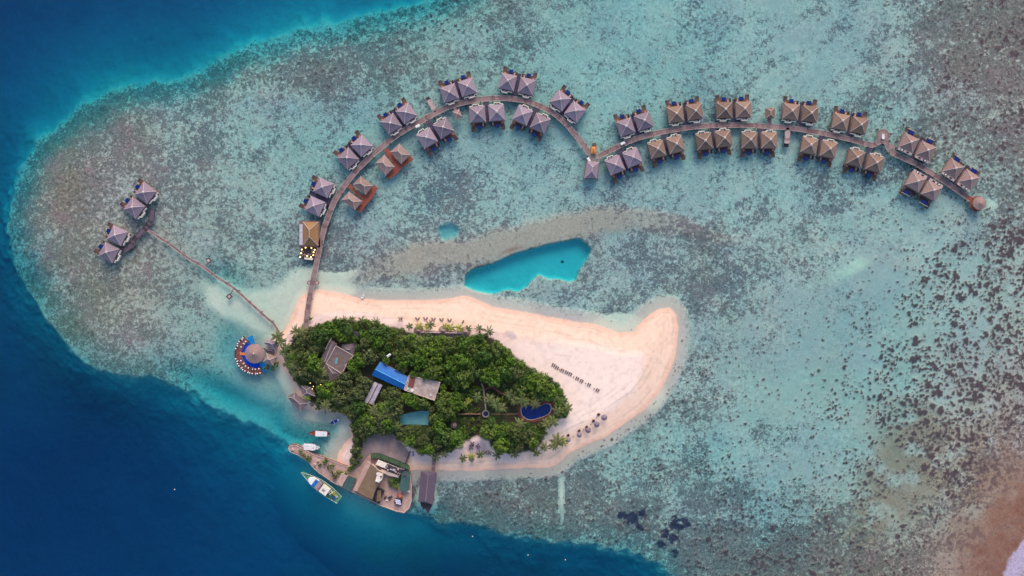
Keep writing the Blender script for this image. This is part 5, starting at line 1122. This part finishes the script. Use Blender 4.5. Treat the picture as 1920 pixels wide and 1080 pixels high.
def put(kind, px, py, z, sc, mesh, tmesh, label_kind, rz=None, zs=None):
    q = P(px, py, z); name = {'tree': 'broadleaf_tree', 'palm': 'coconut_palm', 'bush': 'shrub'}[kind]
    base = {'tree': GZ, 'palm': GZ - .2, 'bush': GZ}[kind]
    root = empty(name, (q.x, q.y, base), rnd.uniform(0, 6.28) if rz is None else rz)
    cr_ = bpy.data.objects.new({'tree': 'crown', 'palm': 'fronds', 'bush': 'foliage'}[kind], mesh); COL.objects.link(cr_); cr_.parent = root
    cr_.location = (0, 0, z - base); cr_.scale = (sc, sc, sc if zs is None else zs)
    if tmesh is not None:
        tk = bpy.data.objects.new('trunk', tmesh); COL.objects.link(tk); tk.parent = root
        if kind == 'tree': f = (z - base) / 4.6; tk.scale = (sc, sc, f)
        else: tk.location = (0, 0, z - base); tk.scale = (1, 1, (z - base) / 6.4)
    veg.append((root, kind, label_kind, px, py)); return root
AV = [[(711, 676), (768, 706), (828, 715), (817, 753), (755, 733), (720, 724), (700, 762), (680, 754), (698, 716), (695, 703)],
      [(617, 634), (668, 643), (664, 668), (654, 676), (645, 702), (620, 712), (601, 684)],
      [(751, 771), (804, 769), (804, 798), (750, 798)], [(968, 752), (1040, 748), (1042, 778), (1002, 794), (968, 786)],
      [(781, 612), (886, 612), (886, 630), (781, 630)], [(868, 722), (962, 718), (966, 790), (915, 786), (858, 786), (858, 770), (872, 765)],
      [(556, 716), (594, 719), (598, 748), (580, 762), (560, 752)], [(842, 790), (862, 790), (862, 806), (842, 806)], [(900, 766), (922, 766), (922, 787), (900, 787)], [(722, 661), (735, 661), (735, 672), (722, 672)], [(874, 826), (920, 822), (920, 850), (874, 850)], [(862, 800), (900, 795), (905, 815), (880, 830)]]
def blocked(x, y, m):
    for pl in AV:
        if ins1(pl, x, y): return True
        if m > 0 and pdist(pl, x, y) < m: return True
    return False
def ins1(poly, x, y):
    I = False; n = len(poly)
    for i in range(n):
        (x0, y0), (x1, y1) = poly[i], poly[(i + 1) % n]
        if (y0 > y) != (y1 > y) and x < (x1 - x0) * (y - y0) / (y1 - y0) + x0: I = not I
    return I
def pdist(poly, x, y):
    d_ = 1e9; n = len(poly)
    for i in range(n):
        (x0, y0), (x1, y1) = poly[i], poly[(i + 1) % n]; dx, dy = x1 - x0, y1 - y0; t_ = max(0, min(1, ((x - x0) * dx + (y - y0) * dy) / (dx * dx + dy * dy + 1e-9))); d_ = min(d_, math.hypot(x - x0 - t_ * dx, y - y0 - t_ * dy))
    return d_
# palms that can be picked out one by one
PALM = [(527, 641), (520, 632), (537, 652), (531, 660), (555, 622), (566, 622), (630, 603), (645, 600), (660, 598), (678, 601), (705, 603), (768, 612), (786, 612, 'y'), (800, 614, 'y'), (806, 609), (823, 612), (835, 612, 'y'), (845, 615, 'y'), (861, 616, 'y'), (878, 616), (899, 616), (917, 622), (1064, 765), (1054, 752), (1045, 772), (1036, 790), (1024, 796), (1003, 756), (978, 750), (966, 752), (1040, 745), (833, 851), (818, 856), (868, 860), (884, 856, 'y'), (900, 852), (932, 853), (965, 852), (1006, 849), (1022, 838), (1038, 836), (1056, 829, 'y'), (1046, 826), (790, 848), (805, 850), (785, 640), (784, 642, 'd'), (985, 755), (878, 752, 'y'), (870, 760, 'y'), (918, 750), (930, 758), (575, 745, 'y'), (560, 720), (552, 700), (585, 700), (598, 712), (570, 690), (580, 665), (592, 650), (605, 700), (700, 770), (715, 780), (690, 790), (722, 765), (735, 785), (720, 800), (700, 805), (742, 800), (672, 760), (660, 745), (650, 765), (610, 760), (630, 745), (595, 735), (545, 668), (552, 685), (540, 680), (895, 745), (940, 765), (955, 740), (975, 795)]
dry = 0
for pz_ in PALM:
    x, y = pz_[:2]; t_ = pz_[2] if len(pz_) > 2 else None
    if blocked(x, y, -1) and not (t_ or 860 < x < 960): 
        if not ((x, y) in ((1003, 756), (1040, 745), (985, 755))): continue
    z = rnd.uniform(6.2, 8.2); small = t_ == 'y' or y < 620 or (y > 845)
    if small: z = rnd.uniform(4.0, 5.5)
    sc = rnd.uniform(.72, 1.05) * (.72 if small else 1)
    ms = {None: PM, 'y': PMY, 'd': PMD}[t_]; lk = {None: 'green coconut palm', 'y': 'yellow green palm', 'd': 'dry orange brown palm'}[t_]
    put('palm', x, y, z, sc, rnd.choice(ms), rnd.choice(PT), lk)
# broadleaf canopy
pts = []; tries = 0
while tries < 9000:
    tries += 1; x = rnd.uniform(530, 1070); y = rnd.uniform(598, 878); r_ = rnd.uniform(8.5, 17)
    if not ins1(CANOPY, x, y): continue
    edge = pdist(CANOPY, x, y)
    if edge < r_ * .5: r_ = max(5.5, edge * 1.1 + 3)
    if blocked(x, y, r_ * .62): 
        r_ = 6.5
        if blocked(x, y, 4.5): continue
    wst = x < 620 and y > 640
    mn = .92
    if any(math.hypot(x - a, y - b2) < (r_ + c2) * .5 * mn * 1.12 for a, b2, c2 in pts): continue
    pts.append((x, y, r_))
    if len(pts) > 268: break
for x, y, r_ in pts:
    z = rnd.uniform(4.6, 6.6) + (r_ - 9) * .14; sc = r_ * 2 * S / 8 * 1.22
    olive = (x < 760 and y > 690 and rnd.random() < .55) or (x < 610 and rnd.random() < .5) or (y > 800 and rnd.random() < .3) or rnd.random() < .06
    put('tree', x, y, z, sc, rnd.choice(CRO if olive else CR), rnd.choice(TR), ('olive ' if olive else 'bright green ') + ('broadleaf tree' if r_ > 9 else 'small tree'))
print('trees', len(pts), 'palms', sum(1 for v in veg if v[1] == 'palm'))
BS = [(583, 597), (563, 846), (570, 853), (578, 859), (608, 867), (616, 876), (622, 884), (628, 892), (612, 862), (625, 873), (634, 886), (640, 896), (600, 872), (640, 886), (648, 888), (731, 899), (740, 902), (748, 896), (744, 912), (736, 906), (662, 875), (668, 868), (655, 880), (880, 757), (893, 752), (900, 742), (870, 786), (885, 788), (898, 786), (925, 742), (940, 748), (930, 764), (944, 770), (955, 752), (884, 735), (878, 742), (916, 738), (950, 732), (893, 768), (872, 768), (886, 748), (934, 752), (918, 760), (872, 812), (878, 820), (890, 806), (882, 806), (905, 812), (868, 803), (630, 604), (550, 655), (1012, 800), (1022, 812), (1018, 838), (500, 690), (512, 690), (518, 683), (585, 757), (596, 764), (880, 796), (866, 790), (898, 797), (910, 804), (900, 729), (890, 727), (936, 738)]
for x, y in BS:
    quayb = x < 660 and y > 840 or 725 < x < 755 and y > 890; sc = rnd.uniform(.8, 1.35) * (1.25 if 725 < x < 755 and y > 890 else 1)
    if y == 597: sc = .9
    put('bush', x, y, QZ + .9 if quayb else GZ + .9, sc, rnd.choice(BU), None, 'low green shrub')
cnt = {}
for root, kind, lk, px, py in veg:
    nm, lx, ly = min(LM, key=lambda l: math.hypot(l[1] - px, l[2] - py)); cnt.setdefault((lk, nm), []).append((math.hypot(lx - px, ly - py), root, kind))
EXT = ORD + ['twenty-first', 'twenty-second', 'twenty-third', 'twenty-fourth', 'twenty-fifth', 'twenty-sixth', 'twenty-seventh', 'twenty-eighth', 'twenty-ninth', 'thirtieth'] + [f'{k}th' for k in range(31, 80)]
for (lk, nm), lst in cnt.items():
    lx, ly = next((l[1], l[2]) for l in LM if l[0] == nm)
    allk = sorted((math.hypot(lx - v[3], ly - v[4]), id(v[0])) for v in veg if v[2] == lk); rank = {b2: i for i, (a, b2) in enumerate(allk)}
    for d_, root, kind in lst:
        k = rank[id(root)]; tag(root, (f'{lk} nearest {nm}' if k == 0 else f'{lk}, {EXT[k]} nearest {nm}'), {'tree': 'tree', 'palm': 'palm tree', 'bush': 'shrub'}[kind], {'tree': 'broadleaf trees of the island wood', 'palm': 'palms on the island', 'bush': 'low shrubs'}[kind])
